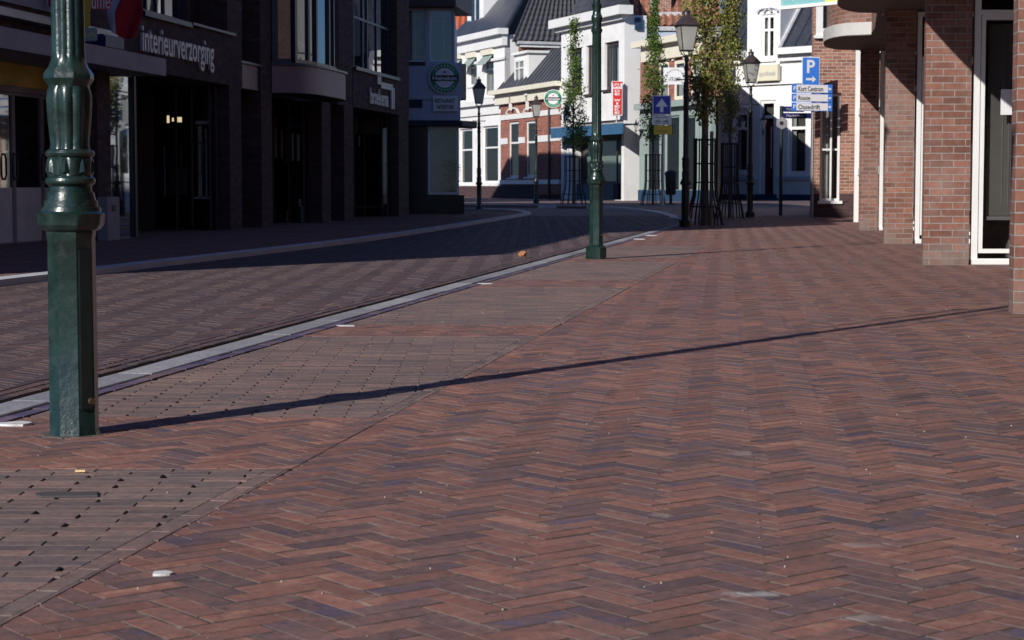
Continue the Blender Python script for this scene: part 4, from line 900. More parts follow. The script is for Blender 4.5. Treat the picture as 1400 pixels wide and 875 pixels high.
# round sign
def round_sign(par, fr, a, o, z, r, dark=False):
    c = fr.pt(a, o, z); u, n = fr.u, fr.n; up = Vector((0, 0, 1))
    def disc(r0, dep, mat, nm, sq=1.0, zoff=0, parent=par):
        mb = MB(); pts = [c + n * zoff + u * math.cos(2 * PI * k / 48) * r0 + up * math.sin(2 * PI * k / 48) * r0 * sq for k in range(48)]; mb.extr(pts, n * dep); return mb.build(nm, mat, parent)
    b = disc(r, .07, 'sign_white' if not dark else 'steel', 'sign_box'); disc(r * .93, .008, 'sign_green', 'ring', 1, .071); disc(r * .62, .008, 'sign_white', 'centre', 1, .08)
    mb = MB(); mb.box(fr, a - r * .86, a + r * .86, o + .089, o + .097, z - r * .20, z + r * .16); mb.build('bar', 'letter_black', par)
    text_mb('Heineken', r * 1.5, r * .25, fr.pt(a - r * .75, o + .097, z - r * .14), u, up, .004, .02).build('lettering', 'sign_white', par)
    mb = MB(); pts = []
    for k in range(10):
        q = PI / 2 + k * PI / 5; rr = r * (.13 if k % 2 == 0 else .055); pts.append(fr.pt(a + rr * math.cos(q), o + .089, z + r * .36 + rr * math.sin(q)))
    mb.extr(pts, n * .004); mb.build('star', 'sign_red', par)
    for k in range(7):
        for sg in (1, -1):
            q = PI / 2 * sg + (k - 3) * .27; pp = c + n * .079 + u * math.cos(q) * r * .77 + up * math.sin(q) * r * .77
            if abs(k - 3) < 4 and k % 1 == 0:
                m2 = MB(); m2.extr([pp - u * r * .035 - up * r * .05, pp + u * r * .035 - up * r * .05, pp + u * r * .035 + up * r * .05, pp - u * r * .035 + up * r * .05], n * .004); letters.append(m2)
letters = []
a = hs(608, .1, 3); zc = hz(107)
t = thing('beer_sign', 'large round green and white beer sign in shade on the blue grey restaurant fascia', 'sign', tuple(Hf.pt(a, .11, zc)))
round_sign(t, Hf, a, .11, zc, 21.5 / 2600 * 46.2, True)
mb = MB()
for q in letters: mb.add(q.v, q.f)
mb.build('ring_lettering', 'sign_white', t); letters.clear()
a0, a1 = hs(592, .1, 2.8), hs(625, .1, 2.8)
t = thing('restaurant_nameplate', 'white rectangular nameplate with black capitals below the round beer sign', 'sign', tuple(Hf.pt(a0, .1, hz(152))))
mb = MB(); mb.box(Hf, a0, a1, .085, .16, hz(152.5), hz(131.5)); mb.build('board', 'sign_white', t, bevel=.008)
text_mb('RESTAURANT', (a1 - a0) * .82, .105, Hf.pt(a0 + .05, .161, hz(141)), Hf.u, (0, 0, 1), .004, .02).build('lettering', 'letter_black', t); text_mb('NEFERTARI', (a1 - a0) * .7, .105, Hf.pt(a0 + .09, .161, hz(149.5)), Hf.u, (0, 0, 1), .004, .02).build('lettering', 'letter_black', t)
mb = MB(); mb.box(Hf, hs(557.5), hs(578), .085, .11, hz(147.5), hz(135.5) - .01); tag(mb.build('shop_plate', 'awning_navy', bevel=.004), 'dark narrow plate left of the restaurant nameplate', 'sign')
mb = MB(); mb.prism([tuple(Hf.pt(hs(630.5, -.1), -.10).xy), tuple(Hf.pt(hs(637.5, -.5), -.40).xy), tuple(Hf.pt(hs(637.5, -.5), -1.3).xy), tuple(Hf.pt(hs(630), -1.3).xy)], hz(134), hz(86)); tag(mb.build('light_box_sign', 'iron'), 'dark light box sign on the side edge of the corner restaurant', 'sign')
# plant in the showcase
t = thing('yucca_plant', 'spiky potted yucca plant standing inside the restaurant showcase window', 'plant', tuple(Hf.pt(hs(616), -.14, hz(266) + .03)))
mb = MB(); c = Hf.pt(hs(616.5), -.14, hz(266) + .032); mb.lathe([(0, .07), (.14, .09), (.15, .08)], c, 14); mb.build('pot', 'awning_navy', t)
mb = MB(); mb.tube([c + Vector((0, 0, .14)), c + Vector((.01, 0, .5))], [.03, .02], 7); mb.build('stem', 'bark', t)
mb = MB()
for k in range(60):
    h = random.uniform(.3, .75); a = random.uniform(0, 2 * PI); e = random.uniform(-.2, 1.2); d = Vector((math.cos(a) * math.cos(e), math.sin(a) * math.cos(e) * .6, math.sin(e))); b = c + Vector((0, 0, h)); s_ = d.cross(Vector((0, 0, 1))).normalized() * .014
    mb.add([b - s_, b + s_, b + d * .17 + s_ * .8 , b + d * .30 + Vector((0, 0, -.05)), b + d * .17 - s_ * .8], [(0, 1, 2, 3, 4)])
o = mb.build('leaves', 'sign_green', t, recalc=False); o.data.materials.clear(); pm('yucca_green', (.03, .06, .02), .5); o.data.materials.append(M['yucca_green'])
# ------------------------------------------------------------------ sunlit houses closing the view
def house(name, label, fr, z):
    return thing(name, label, 'house', tuple(fr.pt(fr.L / 2, 0, z)))
ZB = .09
def wn(par, fr, px0, px1, py0, py1, ops=None, **k):
    o = k.get('o', -.06); a0 = fr.sp(px0, 0, 2); a1 = fr.sp(px1, 0, 2); m_ = (a0 + a1) / 2
    return (a0, a1, fr.zp(py1, m_), fr.zp(py0, m_))
# white corner house
F1 = Fr((xat(608, 106), 106), (xat(690, 97), 97)); zc1 = F1.zp(47, F1.L)
Wc = house('white_corner_house', 'tall white corner house with grey hip roof and dormer, left of the red banded house', F1, ZB)
ow = [wn(0, F1, 622, 632, 78, 112), wn(0, F1, 640, 652, 76, 118), wn(0, F1, 661, 675, 72, 132), wn(0, F1, 628, 646, 176, 252), wn(0, F1, 659, 681, 172, 250)]
mb = MB(); wall_cells(mb, F1, 0, F1.L, .7, zc1, ow, .3); wall_cells(mb, F1, 0, F1.L, ZB - .1, .7, ow, .3, mi=1); mb.build('wall', ['white_plaster', 'brick_plinth'], Wc)
bdir = -F1.n
for i, q in enumerate(ow):
    w = window(Wc, F1, *q, back='room_grey', glass='clear_glass', fw=.11, o=-.12, mh=(.62,), cur=((.05, .4), (.6, .95)) if i in (1, 2) else None, sill=.06 if i < 3 else None)
    if i < 3:
        mb = MB(); mb.box(F1, q[0] - .02, q[1] + .02, -.05, .16, q[3] - .12, q[3] + .16); mb.build('awning_box', 'cream_trim', w)
        mb = MB(); a = F1.pt(q[0] + .05, .02, q[3] - .13); b = F1.pt(q[1] - .05, .02, q[3] - .13); mb.add([a, b, b + F1.n * .45 + Vector((0, 0, -.5)), a + F1.n * .45 + Vector((0, 0, -.5)), a + Vector((0, 0, -.02)), b + Vector((0, 0, -.02)), b + F1.n * .45 + Vector((0, 0, -.52)), a + F1.n * .45 + Vector((0, 0, -.52))], [(0, 1, 2, 3), (7, 6, 5, 4), (0, 4, 5, 1), (1, 5, 6, 2), (2, 6, 7, 3), (3, 7, 4, 0)]); mb.build('sunshade', 'sage_paint', w)
mb = MB(); mb.box(F1, -.3, F1.L + .25, -.1, .45, zc1, zc1 + .30); mb.box(F1, -.3, F1.L + .12, -.1, .18, zc1 - .55, zc1 - .002); mb.box(F1, 0, F1.L + .06, 0, .12, zc1 - 1.25, zc1 - 1.12); mb.build('cornice', 'white_trim', Wc)
zs = F1.zp(141, F1.L); mb = MB(); mb.box(F1, 0, F1.L + .04, 0, .30, zs, zs + .28); mb.box(F1, 0, F1.L + .02, 0, .10, zs - .5, zs - .002); mb.build('shop_cornice', 'white_trim', Wc)
Sd = Fr(tuple(F1.pt(F1.L, 0).xy), u=(-F1.n.x, -F1.n.y)); Sd.n = F1.u.copy(); Sd.L = 12
mb = MB(); mb.box(Sd, .001, .75, -.3, 0, ZB, zc1 - .002); mb.build('corner_pier', 'white_plaster', Wc); ze = zat(59, 98)
mb = MB(); mb.box(Sd, .751, 12, -.3, -.01, ZB, ze - .25); mb.build('side_wall', 'brick_house_red', Wc)
mb = MB(); mb.box(Sd, .6, 12.2, -.1, .3, ze - .10, ze + .04); mb.build('gutter', 'lead', Wc)
mb = MB(); mb.box(Sd, .8, 12.1, -.3, .22, ze - .25, ze - .101); mb.build('eaves', 'white_trim', Wc)
A_ = Sd.pt(.3, .30, ze + .06); B_ = Sd.pt(12, .30, ze + .06); C_ = Sd.pt(8.2, -3.9, ze + 5.2); D_ = Sd.pt(4.0, -3.9, ze + 5.2)
tile_roof(Wc, A_, B_, C_, D_, 'tile_grey', pitch=.30, row=.42, amp=.06)
a = F1.pt(-.3, -.05, zc1 + .28); b = F1.pt(F1.L + .1, -.05, zc1 + .28); D2 = D_; E_ = F1.pt(2.5, -4.3, ze + 5.2)
mb = MB(); mb.add([a, b, D2, E_, a - Vector((0, 0, .2)), b - Vector((0, 0, .2)), D2 - Vector((0, 0, .2)), E_ - Vector((0, 0, .2))], [(0, 1, 2, 3), (7, 6, 5, 4), (0, 4, 5, 1), (1, 5, 6, 2), (2, 6, 7, 3), (3, 7, 4, 0)]); mb.build('roof', 'zinc', Wc)
mb = MB(); mb.tube([b + Vector((0, 0, .05)), D2 + Vector((0, 0, .05))], .10, 8); mb.build('hip_ridge', 'slate', Wc)
d0, d1 = F1.sp(639, -1, 9), F1.sp(661, -1, 9)
dm = MB(); dm.box(F1, d0, d1, -4.5, -1.0, zc1 + .3, zc1 + 2.9); dm.box(F1, d0 - .12, d1 + .12, -4.6, -.85, zc1 + 2.9, zc1 + 3.05); dm = dm.build('dormer', 'white_plaster', Wc)
ff = F1; w = window(dm, ff, d0 + (d1 - d0) * .25, d0 + (d1 - d0) * .85, zc1 + .75, zc1 + 2.7, 'white_frame', 'bay_glass', .09, -.94, mv=(.5,))
# side streets' orange roof behind
t = thing('orange_roof_house', 'far house showing only its bright orange pantile roof between restaurant and white house', 'house', (xat(610, 124), 124, ZB))
mb = MB(); x0, x1 = xat(585, 124), xat(641, 124); mb.wbox(x0, x1, 124, 130, ZB, zat(52, 124)); mb.build('wall', 'brick_mid', t)
tile_roof(t, (x0, 123.8, zat(52, 124)), (x1, 123.8, zat(52, 124)), (x1, 127, zat(17, 127)), (x0, 127, zat(17, 127)), 'tile_orange', pitch=.34, row=.5, amp=.07)
# banded brick house
F2 = Fr((xat(684.5, 96.9), 96.9), (xat(771, 88), 88)); f2s = lambda px: F2.sp(px, 0, 2)
zc2 = F2.zp(124, F2.L / 2)
Hb = house('banded_brick_house', 'single storey red brick house with white stone bands, zinc mansard roof and white dormer', F2, ZB)
ow = [wn(0, F2, 695, 709, 166, 243), wn(0, F2, 718.5, 731.5, 165, 242)]
mb = MB(); wall_cells(mb, F2, 0, F2.L, .85, zc2, ow, .3); wall_cells(mb, F2, 0, F2.L, ZB - .1, .85, ow, .3, mi=1); mb.box(F2, f2s(739), F2.L - .3, .0005, .12, .30, zc2 - .9); mb.build('wall', ['brick_house_red', 'brick_plinth'], Hb)
def band(z0, z1, nm='stone_band'):
    mb = MB(); cuts = [0] + [v for q in ow for v in ((q[0] - .1, q[1] + .1) if z0 < q[3] + .1 and z1 > q[2] - .1 else ())] + [f2s(738.5)]
    for i in range(0, len(cuts) - 1, 2): mb.box(F2, cuts[i], cuts[i + 1], .0006, .05, z0, z1); mb.build(nm, 'white_trim', Hb); mb = MB()
    mb.box(F2, f2s(738.5) + .001, F2.L - .28, .0006, .16, z0, z1); mb.build(nm, 'white_trim', Hb)
q = ow[0]; zb_ = F2.zp(196, 3)
band(zb_, zb_ + .3); band(q[2] - .32, q[2] - .11); band(q[3] + .11, q[3] + .36)
for i, q in enumerate(ow):
    w = window(Hb, F2, *q, back='curtain_teal', glass='clear_glass', fw=.12, o=-.08, mh=(.62,), sill=.09)
    mb = MB(); m_ = (q[0] + q[1]) / 2; hw = (q[1] - q[0]) / 2 + .15; zt = q[3] + .37
    for k in range(10):
        t0, t1 = PI * k / 10, PI * (k + 1) / 10
        pts = [F2.pt(m_ + rr * math.cos(tt), .001, zt + rr * .34 * math.sin(tt)) for rr, tt in ((hw, t0), (hw, t1), (hw - .14, t1), (hw - .14, t0))]; mb.extr(pts, F2.n * .1)
    mb.box(F2, m_ - .12, m_ + .12, .11, .2, zt + hw * .34 - .15, zt + hw * .34 + .55); mb.box(F2, m_ - .2, m_ + .2, .11, .26, zt + hw * .34 + .55, zt + hw * .34 + .7)
    mb.build('window_arch', 'white_trim', w)
mb = MB(); mb.box(F2, -.6, F2.L + .1, -.2, .5, zc2, zc2 + .22); mb.box(F2, -.4, F2.L, 0, .2, zc2 - .5, zc2 - .002); mb.build('cornice', 'cream_trim', Hb)
zt2 = F2.zp(64, F2.L / 2)
tr = MB(); L2 = F2.L
for (A0, A1, O0, O1) in ((-.2, L2 - .1, .15, -1.5),):
    a, b = F2.pt(A0, O0, zc2 + .2), F2.pt(A1, O0, zc2 + .2); c, d = F2.pt(A1, O1, zt2), F2.pt(A0, O1, zt2)
    tr.add([a, b, c, d, a - Vector((0, 0, .2)), b - Vector((0, 0, .2)), F2.pt(A1, -8, zc2), F2.pt(A0, -8, zc2), F2.pt(A1, -8, zt2), F2.pt(A0, -8, zt2)], [(0, 1, 2, 3), (0, 4, 5, 1), (3, 2, 8, 9), (1, 5, 6, 8, 2), (0, 3, 9, 7, 4), (8, 6, 7, 9)])
n_ = int(L2 / .55)
for k in range(n_):   # standing seams
    s_ = -.15 + k * .55; a = F2.pt(s_, .17, zc2 + .22); d = F2.pt(s_, -1.48, zt2 + .02); tr.tube([a, d], .03, 5)
tr.build('roof', 'zinc', Hb, recalc=True)
d0, d1 = F2.sp(703, -.3, 6), F2.sp(723, -.3, 6); zd0, zd1 = zc2 + .25, F2.zp(73, 3)
dm = MB(); dm.box(F2, d0, d1, -2.6, -.3, zd0, zd1); dm.box(F2, d0 - .1, d1 + .12, -2.6, -.15, zd1, zd1 + .12); dm = dm.build('dormer', 'white_plaster', Hb)
window(dm, F2, d0 + .25, d1 - .55, zd0 + .15, zd1 - .25, 'white_frame', 'clear_glass', .1, -.24, mv=(.45,), mh=(.66,), back=None)
mb = MB(); c = F2.pt(f2s(756), .2, ZB); mb.tube([c, F2.pt(f2s(756), .2, zc2 - .6)], .055, 8); mb.build('downpipe', 'downpipe', Hb)
mb = MB(); mb.box(F2, 0, F2.L, -9, -.31, ZB, zc2 - .1); mb.build('core', 'dark_room', Hb)
mb = MB(); mb.box(F1, .3, F1.L - .31, -9, -.31, ZB, zc1 - .3); mb.build('core', 'dark_room', Wc)
# bar
F3 = Fr((xat(767, 88), 88), (xat(853, 81), 81)); zc3 = F3.zp(31, F3.L * .45)
Ba = house('white_bar_house', 'bright white plastered bar building with three tall dark windows and red vertical sign', F3, ZB)
ow = [wn(0, F3, 778.5, 795, 66, 126), wn(0, F3, 801, 820, 61, 128), wn(0, F3, 826, 845.5, 57, 122), wn(0, F3, 785.5, 850, 166, 273.3)]
mb = MB(); wall_cells(mb, F3, 0, F3.L, ZB - .1, zc3, ow, .35); mb.build('wall', 'white_plaster', Ba)
for q in ow[:3]:
    w = window(Ba, F3, *q, fm='dark_wood', back='room_grey', glass='clear_glass', fw=.16, o=-.12, mv=(.45,), cur=((.15, .35), (.5, .8)), sill=None)
    mb = MB(); mb.box(F3, q[0] - .1, q[1] + .05, -.1, .10, q[2] - .1, q[2] - .002); mb.build('sill', 'dark_wood', w)
q = ow[3]; mid = F3.sp(837, 0, 1)
w = window(Ba, F3, q[0] + .01, mid - .15, .8, q[3] - .75, 'dark_wood', 'clear_glass', .12, -.3, mv=(.02,), back='curtain_teal', name='shop_window')
mb = MB(); mb.box(F3, q[0], mid - .14, -.35, -.1, ZB, .79); mb.build('stall_riser', 'navy_plinth', Ba)
mb = MB(); mb.box(F3, q[0], q[1], -.4, -.05, q[3] - .74, q[3] - .02); mb.build('transom_board', 'dark_wood', Ba)
w = MB(); w.box(F3, mid, q[1] - .02, -.8, -.7, ZB, q[3] - .75); w = w.build('door', 'dark_wood', Ba); mb = MB(); mb.box(F3, mid + .35, q[1] - .35, -.69, -.66, 1.2, 1.9); mb.build('door_pane', 'dark_glass', w)
mb = MB(); mb.box(F3, mid, q[1], -.8, .05, ZB - .1, .12); mb.build('step', 'concrete', Ba)
mb = MB(); mb.box(F3, -.5, F3.L + .45, -.2, .45, zc3, zc3 + .38); mb.box(F3, -.3, F3.L + .2, 0, .2, zc3 - .18, zc3 - .002); mb.build('cornice', 'white_trim', Ba)
S3 = Fr(tuple(F3.pt(F3.L, 0).xy), u=(-F3.n.x, -F3.n.y)); S3.n = F3.u.copy()
mb = MB(); mb.box(S3, .351, 1.02, -.3, 0, ZB, zc3 - .002); mb.box(S3, .001, .35, -.299, -.001, ZB, zc3 - .003); mb.build('side_wall', 'white_plaster', Ba)
mb = MB(); mb.box(S3, .45, .75, .0, .12, zc3 - .6, zc3 - .1); mb.build('rain_hopper', 'navy_plinth', Ba)
mb = MB(); mb.box(F3, .1, F3.L - .31, -1.0, -.9, ZB, zc3 - .02); mb.build('core', 'dark_room', Ba)
tile_roof(Ba, F3.pt(0, -.3, zc3 + .1), F3.pt(F3.L, -.3, zc3 + .1), F3.pt(3.6, -1.2, zc3 + 2.3), F3.pt(0, -1.2, zc3 + 2.3), 'zinc', pitch=.28, row=.4, amp=.05)
d0, d1 = F3.sp(799, -.8, 8), F3.sp(812, -.8, 8); dm = MB(); dm.box(F3, d0, d1, -1.6, -.8, zc3 + .3, zc3 + 2.6); dm = dm.build('dormer', 'white_plaster', Ba); window(dm, F3, d0 + .15, d1 - .15, zc3 + .75, zc3 + 2.4, 'white_frame', 'dark_glass', .1, -.74)
# bar furniture
a0, a1 = F3.sp(753, .75, 2.7), F3.sp(851, .75, 2.7); z0, z1 = F3.zp(186.5, F3.L * .6, .7), F3.zp(172.5, F3.L * .6, .7)
t = thing('awning', 'long blue awning valance with pale edge over the bar shop window', 'awning', tuple(F3.pt((a0 + a1) / 2, .7, z0)))
mb = MB(); mb.box(F3, a0, a1, .70, .76, z0, z1); mb.build('valance', 'awning_blue', t); mb = MB(); mb.box(F3, a0, a1, .02, .699, z1 - .06, z1 - .02); mb.build('hood', 'awning_navy', t)
mb = MB(); mb.box(F3, a0, a1, .69, .77, z1 + .001, z1 + .05); mb.build('front_rail', 'letter_grey', t)
a0, a1 = F3.sp(838, .25, 4), F3.sp(850.5, .25, 4); Fs = Fr((xat(835.5, 80.8), 80.8), u=(1, .05)); ws = xat(850.5, 80.8) - xat(835.5, 80.8); z0, z1 = zat(158.5, 80.8), zat(111, 80.8)
t = thing('bar_sign', 'upright red and white projecting bar sign on the corner of the white building', 'sign', (Fs.O.x + ws / 2, 80.8, z0))
mb = MB(); mb.box(Fs, 0, ws, -.1, .1, z0, z1); mb.build('sign_box', 'sign_white', t, bevel=.015); zr = z0 + (z1 - z0) * .78
mb = MB(); mb.box(Fs, .05, ws - .04, .101, .112, z0 + .05, zr); mb.build('panel', 'sign_red', t)
mb = MB(); mb.box(Fs, .02, ws - .02, .101, .108, z1 - .09, z1 - .02); mb.build('red_edge', 'sign_red', t)
text_mb('BAR', ws * .74, .17, Fs.pt(ws * .13, .102, zr + .06), Fs.u, (0, 0, 1), .008, .02).build('lettering', 'sign_red', t)
tm = MB(); hh = (zr - z0 - .1) / 8
for k, ch in enumerate('DE WIEKE'):
    if ch != ' ':
        wl = ws * (.16 if ch == 'I' else .46 if ch != 'W' else .6); q = text_mb(ch, wl, hh * .74, Fs.pt(ws * .5 - wl / 2, .113, zr - .04 - hh * (k + 1) + hh * .2), Fs.u, (0, 0, 1), .01, .03); tm.add(q.v, q.f)
tm.build('lettering', 'sign_white', t)
mb = MB(); mb.tube([Fs.pt(ws * .5, 0, z0), Fs.pt(ws * .5, 0, z0 - .25), Fs.pt(ws * .5, -.5, z0 - .25)], .03, 6); mb.build('bracket', 'steel', t)
y = 86.5; Fh = Fr((xat(743.5, y), y), u=(1, .05)); r = 12.4 / 2600 * y; zc = zat(135, y)
t = thing('beer_sign', 'small sunlit round green and white beer sign projecting left of the bar building', 'sign', (Fh.O.x + r, y, zc - r))
round_sign(t, Fh, r, .0, zc, r)
mb = MB()
for q in letters: mb.add(q.v, q.f)
mb.build('ring_lettering', 'sign_white', t); letters.clear(); mb = MB(); mb.tube([Fh.pt(2 * r - .02, .03, zc), Fh.pt(2 * r + .35, .03, zc + .02)], .04, 6); mb.build('bracket', 'steel', t)
def wall_lantern(x, y, z, s, lab):
    t = thing('wall_lantern', lab, 'lantern', (x, y, z)); mb = MB(); mb.lathe([(0, .07 * s, 4), (.3 * s, .13 * s, 4)], (x, y, z), 16, rot=PI / 4); mb.build('lantern_pane', 'lantern_frost', t)
    mb = MB(); mb.lathe([(.301 * s, .17 * s, 4), (.34 * s, .15 * s, 4), (.44 * s, .05 * s, 4), (.50 * s, .03 * s), (.56 * s, .01 * s)], (x, y, z), 16, rot=PI / 4); mb.build('lantern_roof', 'lamp_dark', t)
    mb = MB(); mb.tube([(x, y, z), (x, y, z - .12 * s), (x + .02, y + .18 * s, z - .2 * s), (x + .02, y + .35 * s, z - .1 * s)], .018 * s, 6); mb.build('bracket', 'iron', t); return t
q = S3.pt(.55, .2); wall_lantern(xat(869, 80.8), 80.8, zat(180, 80.8), .9, 'little black wall lantern on the grey side wall of the white bar building')
# brick house right of the bar: main block faces the viewer, lower front runs oblique
P = (xat(856, 84.5), 84.5); F4 = Fr(P, (xat(984, 84.5), 84.5))
Tr = house('red_roof_house', 'red brick house with mossy red pantile roof, chimney and grey gutter behind the shopfront trees', F4, ZB)
zg = zat(42, 84.5); mb = MB(); mb.box(F4, 0, F4.L, -6, 0, ZB, zg); mb.build('wall', 'brick_house_red', Tr)
mb = MB(); mb.box(F4, 0, F4.L, .001, .3, zg - .02, zg + .16); mb.build('gutter', 'lead', Tr); mb = MB(); mb.box(F4, 0, F4.L, .001, .2, zg - .28, zg - .022); mb.build('eaves', 'blue_grey_panel', Tr)
rf = tile_roof(Tr, F4.pt(0, .2, zg + .2), F4.pt(F4.L, .2, zg + .2), F4.pt(F4.L, -5, zg + 5.4), F4.pt(0, -5, zg + 5.4), 'tile_red', pitch=.30, row=.42, amp=.06)
c0, c1 = F4.sp(895, -1, 9), F4.sp(916.5, -1, 9); mb = MB(); mb.box(F4, c0, c1, -1.5, -.55, zg + .3, zg + 4); mb.box(F4, c0 - .08, c1 + .08, -1.58, -.47, zg + 4, zg + 4.2); ch = mb.build('chimney', 'brick_orange', rf)
mb = MB(); mb.box(F4, c0 - .12, c1 + .45, -.62, -.30, zg + .55, zg + .85); mb.box(F4, c0 - .2, c0, -1.1, -.4, zg + .7, zg + 1.7); mb.build('flashing', 'lead', ch)
F5 = Fr((xat(874.5, 80.3), 80.3), (xat(972, 73.8), 73.8)); zc5 = F5.zp(75, 1)
Sh = house('green_shopfront_house', 'low brick house front with cream cornice and sage green shopfront behind the one way sign', F5, ZB)
ow = [wn(0, F5, 899.5, 914, 84, 136), wn(0, F5, 921, 936, 82, 136), wn(0, F5, 944, 959, 80, 134)]
zsh = F5.zp(140, 2); mb = MB(); wall_cells(mb, F5, 0, F5.L, zsh, zc5, ow, .3); mb.build('wall', 'brick_house_red', Sh)
for q in ow:
    w = window(Sh, F5, *q, fm='cream_trim', back='room_grey', glass='clear_glass', fw=.14, o=-.02, mh=(.6,), cur=((.1, .5),))
    mb = MB(); m_ = (q[0] + q[1]) / 2; hw = (q[1] - q[0]) / 2 + .1
    for k in range(8):
        t0, t1 = PI * k / 8, PI * (k + 1) / 8; mb.extr([F5.pt(m_ + rr * math.cos(tt), .001, q[3] + rr * .35 * math.sin(tt)) for rr, tt in ((hw, t0), (hw, t1), (hw - .14, t1), (hw - .14, t0))], F5.n * .08)
    mb.build('arch_trim', 'cream_trim', w)
mb = MB(); mb.box(F5, 0, F5.L, -.1, .45, zc5 + .32, zc5 + .58); mb.box(F5, .4, F5.L, .001, .16, zc5 - .28, zc5 + .318); mb.build('cornice', 'cream_trim', Sh)
mb = MB(); mb.prism([tuple(F5.pt(.1, -.31).xy), tuple(F5.pt(F5.L - .1, -.31).xy), tuple(F5.pt(F5.L - .1, -.45).xy), (F5.pt(F5.L, 0).x + 1.0, 83.5), (F5.pt(.1, 0).x + .6, 83.5)], ZB, zc5 + .3); mb.build('core', 'dark_room', Sh)
so_ = [wn(0, F5, 884, 902, 158, 262), wn(0, F5, 909, 929, 158, 262), wn(0, F5, 935, 951, 158, 262), wn(0, F5, 956, 969, 158, 262)]
mb = MB(); wall_cells(mb, F5, 0, F5.L, .55, zsh - .002, so_, .2, o=.02); mb.box(F5, 0, F5.L, .021, .3, zsh - .25, zsh - .003); mb.build('shopfront', 'sage_paint', Sh); mb = MB(); mb.box(F5, 0, F5.L, -.2, .08, ZB - .1, .548); mb.build('plinth', 'navy_plinth', Sh)
for q in so_: window(Sh, F5, *q, fm='sage_paint', fw=.08, o=-.05, name='shop_window', glass='far_glass')
# projecting sign
y = 74; Ft = Fr((xat(906, y), y), u=(1, .02)); ws = xat(938, y) - xat(906, y); z0, z1 = zat(115.5, y), zat(92.5, y)
t = thing('hanging_sign', 'white rectangular hanging sign with small dark capitals left of the tall lamp', 'sign', (Ft.O.x + ws / 2, y, z0))
mb = MB(); mb.box(Ft, 0, ws, -.03, .03, z0, z1); mb.build('board', 'sign_white', t)
tm = MB(); wd = 'EETGELEGENHEID'; Rr = ws * .36
for k, chh in enumerate(wd):
    a = PI - PI * (k + .5) / len(wd); c = Ft.pt(ws * .5 + Rr * math.cos(a) - .022, .031, z0 + .22 + Rr * 1.0 * math.sin(a)); q = text_mb(chh, .045, .05, c, Ft.u, (0, 0, 1), .004, .01); tm.add(q.v, q.f)
for tx, wdt, zz, hh in (('DE oude', .42, .22, .07), ('TITANIC', .55, .12, .085)): q = text_mb(tx, wdt, hh, Ft.pt(ws * .5 - wdt / 2, .031, z0 + zz), Ft.u, (0, 0, 1), .004, .01); tm.add(q.v, q.f)
tm.build('lettering', 'letter_black', t); mb = MB(); mb.tube([Ft.pt(0, 0, z0 + .4), Ft.pt(-.18, 0, z0 + .4), Ft.pt(-.18, 0, z0 - .3)], .018, 6); mb.build('bracket', 'iron', t)
# white gabled house
F6 = Fr((xat(958, 87), 87), (xat(1120, 82.3), 82.3)); zc6 = F6.zp(77, F6.L * .5); s6 = lambda px, z=2: F6.sp(px, 0, z)
Wg = house('white_gabled_house', 'white house with tall gabled dormer bay, slate roof and dark red front door', F6, ZB)
ow = [wn(0, F6, 1003, 1024, 152, 237), wn(0, F6, 1039, 1060, 137, 267), wn(0, F6, 1077, 1104, 150, 239)]
g0, g1 = s6(1021, 5), s6(1066, 5); gz = F6.zp(-20, 3)
uw = (s6(1041, 7), s6(1060, 7), F6.zp(82, 4), F6.zp(19, 4))
mb = MB(); wall_cells(mb, F6, 0, F6.L, ZB - .1, zc6, ow, .3); mb.build('wall', 'white_plaster', Wg)
mb = MB(); wall_cells(mb, F6, g0, g1, zc6 + .001, gz, [uw], .3); mb.box(F6, g0, g0 + .25, -3.6, -.301, zc6 + .001, gz); mb.box(F6, g1 - .25, g1, -3.6, -.301, zc6 + .001, gz)
gm = (g0 + g1) / 2; mb.extr([F6.pt(g0, -.3, gz), F6.pt(g1, -.3, gz), F6.pt(gm, -.3, gz + 1.4)], F6.n * .3); gb = mb.build('gable_bay', 'white_plaster', Wg)
mb = MB()
for sg in (0, 1):
    a = F6.pt(g0 - .15 if sg == 0 else g1 + .15, .15, gz - .1); b = F6.pt(gm, .15, gz + 1.45); mb.extr([a, b, b + Vector((0, 0, .18)), a + Vector((0, 0, .18))], -F6.n * 4)
mb.build('gable_roof', 'slate', gb)
w = window(gb, F6, *uw, back='room_grey', glass='clear_glass', fw=.14, o=-.05, mv=(.5,), mh=(.66,), cur=((.1, .3), (.7, .9)), sill=.1)
mb = MB()
for c_ in (.27, .73):
    m_ = uw[0] + (uw[1] - uw[0]) * c_; hw = .42
    for k in range(8):
        t0, t1 = PI * k / 8, PI * (k + 1) / 8; mb.extr([F6.pt(m_ + rr * math.cos(tt), .001, uw[3] + .08 + rr * .5 * math.sin(tt)) for rr, tt in ((hw, t0), (hw, t1), (hw - .1, t1), (hw - .1, t0))], F6.n * .12)
mb.build('window_arch', 'lead', w)
for i, q in enumerate(ow):
    if i == 1: continue
    w = window(Wg, F6, *q, back='room_grey', glass='clear_glass', fw=.16, o=-.05, mh=(.72,), cur=((.08, .3), (.75, .95)), sill=.12)
    mb = MB(); m_ = (q[0] + q[1]) / 2; hw = (q[1] - q[0]) / 2 + .15
    for k in range(8):
        t0, t1 = PI * k / 8, PI * (k + 1) / 8; mb.extr([F6.pt(m_ + rr * math.cos(tt), .001, q[3] + .02 + rr * .3 * math.sin(tt)) for rr, tt in ((hw, t0), (hw, t1), (hw - .14, t1), (hw - .14, t0))], F6.n * .1)
    mb.build('arch_trim', 'white_trim', w)
q = ow[1]; zdd = F6.zp(166, 3)
w = window(Wg, F6, q[0] + .01, q[1] - .01, zdd + .12, q[3] - .01, back='room_grey', glass='clear_glass', fw=.13, o=-.05, name='fanlight')
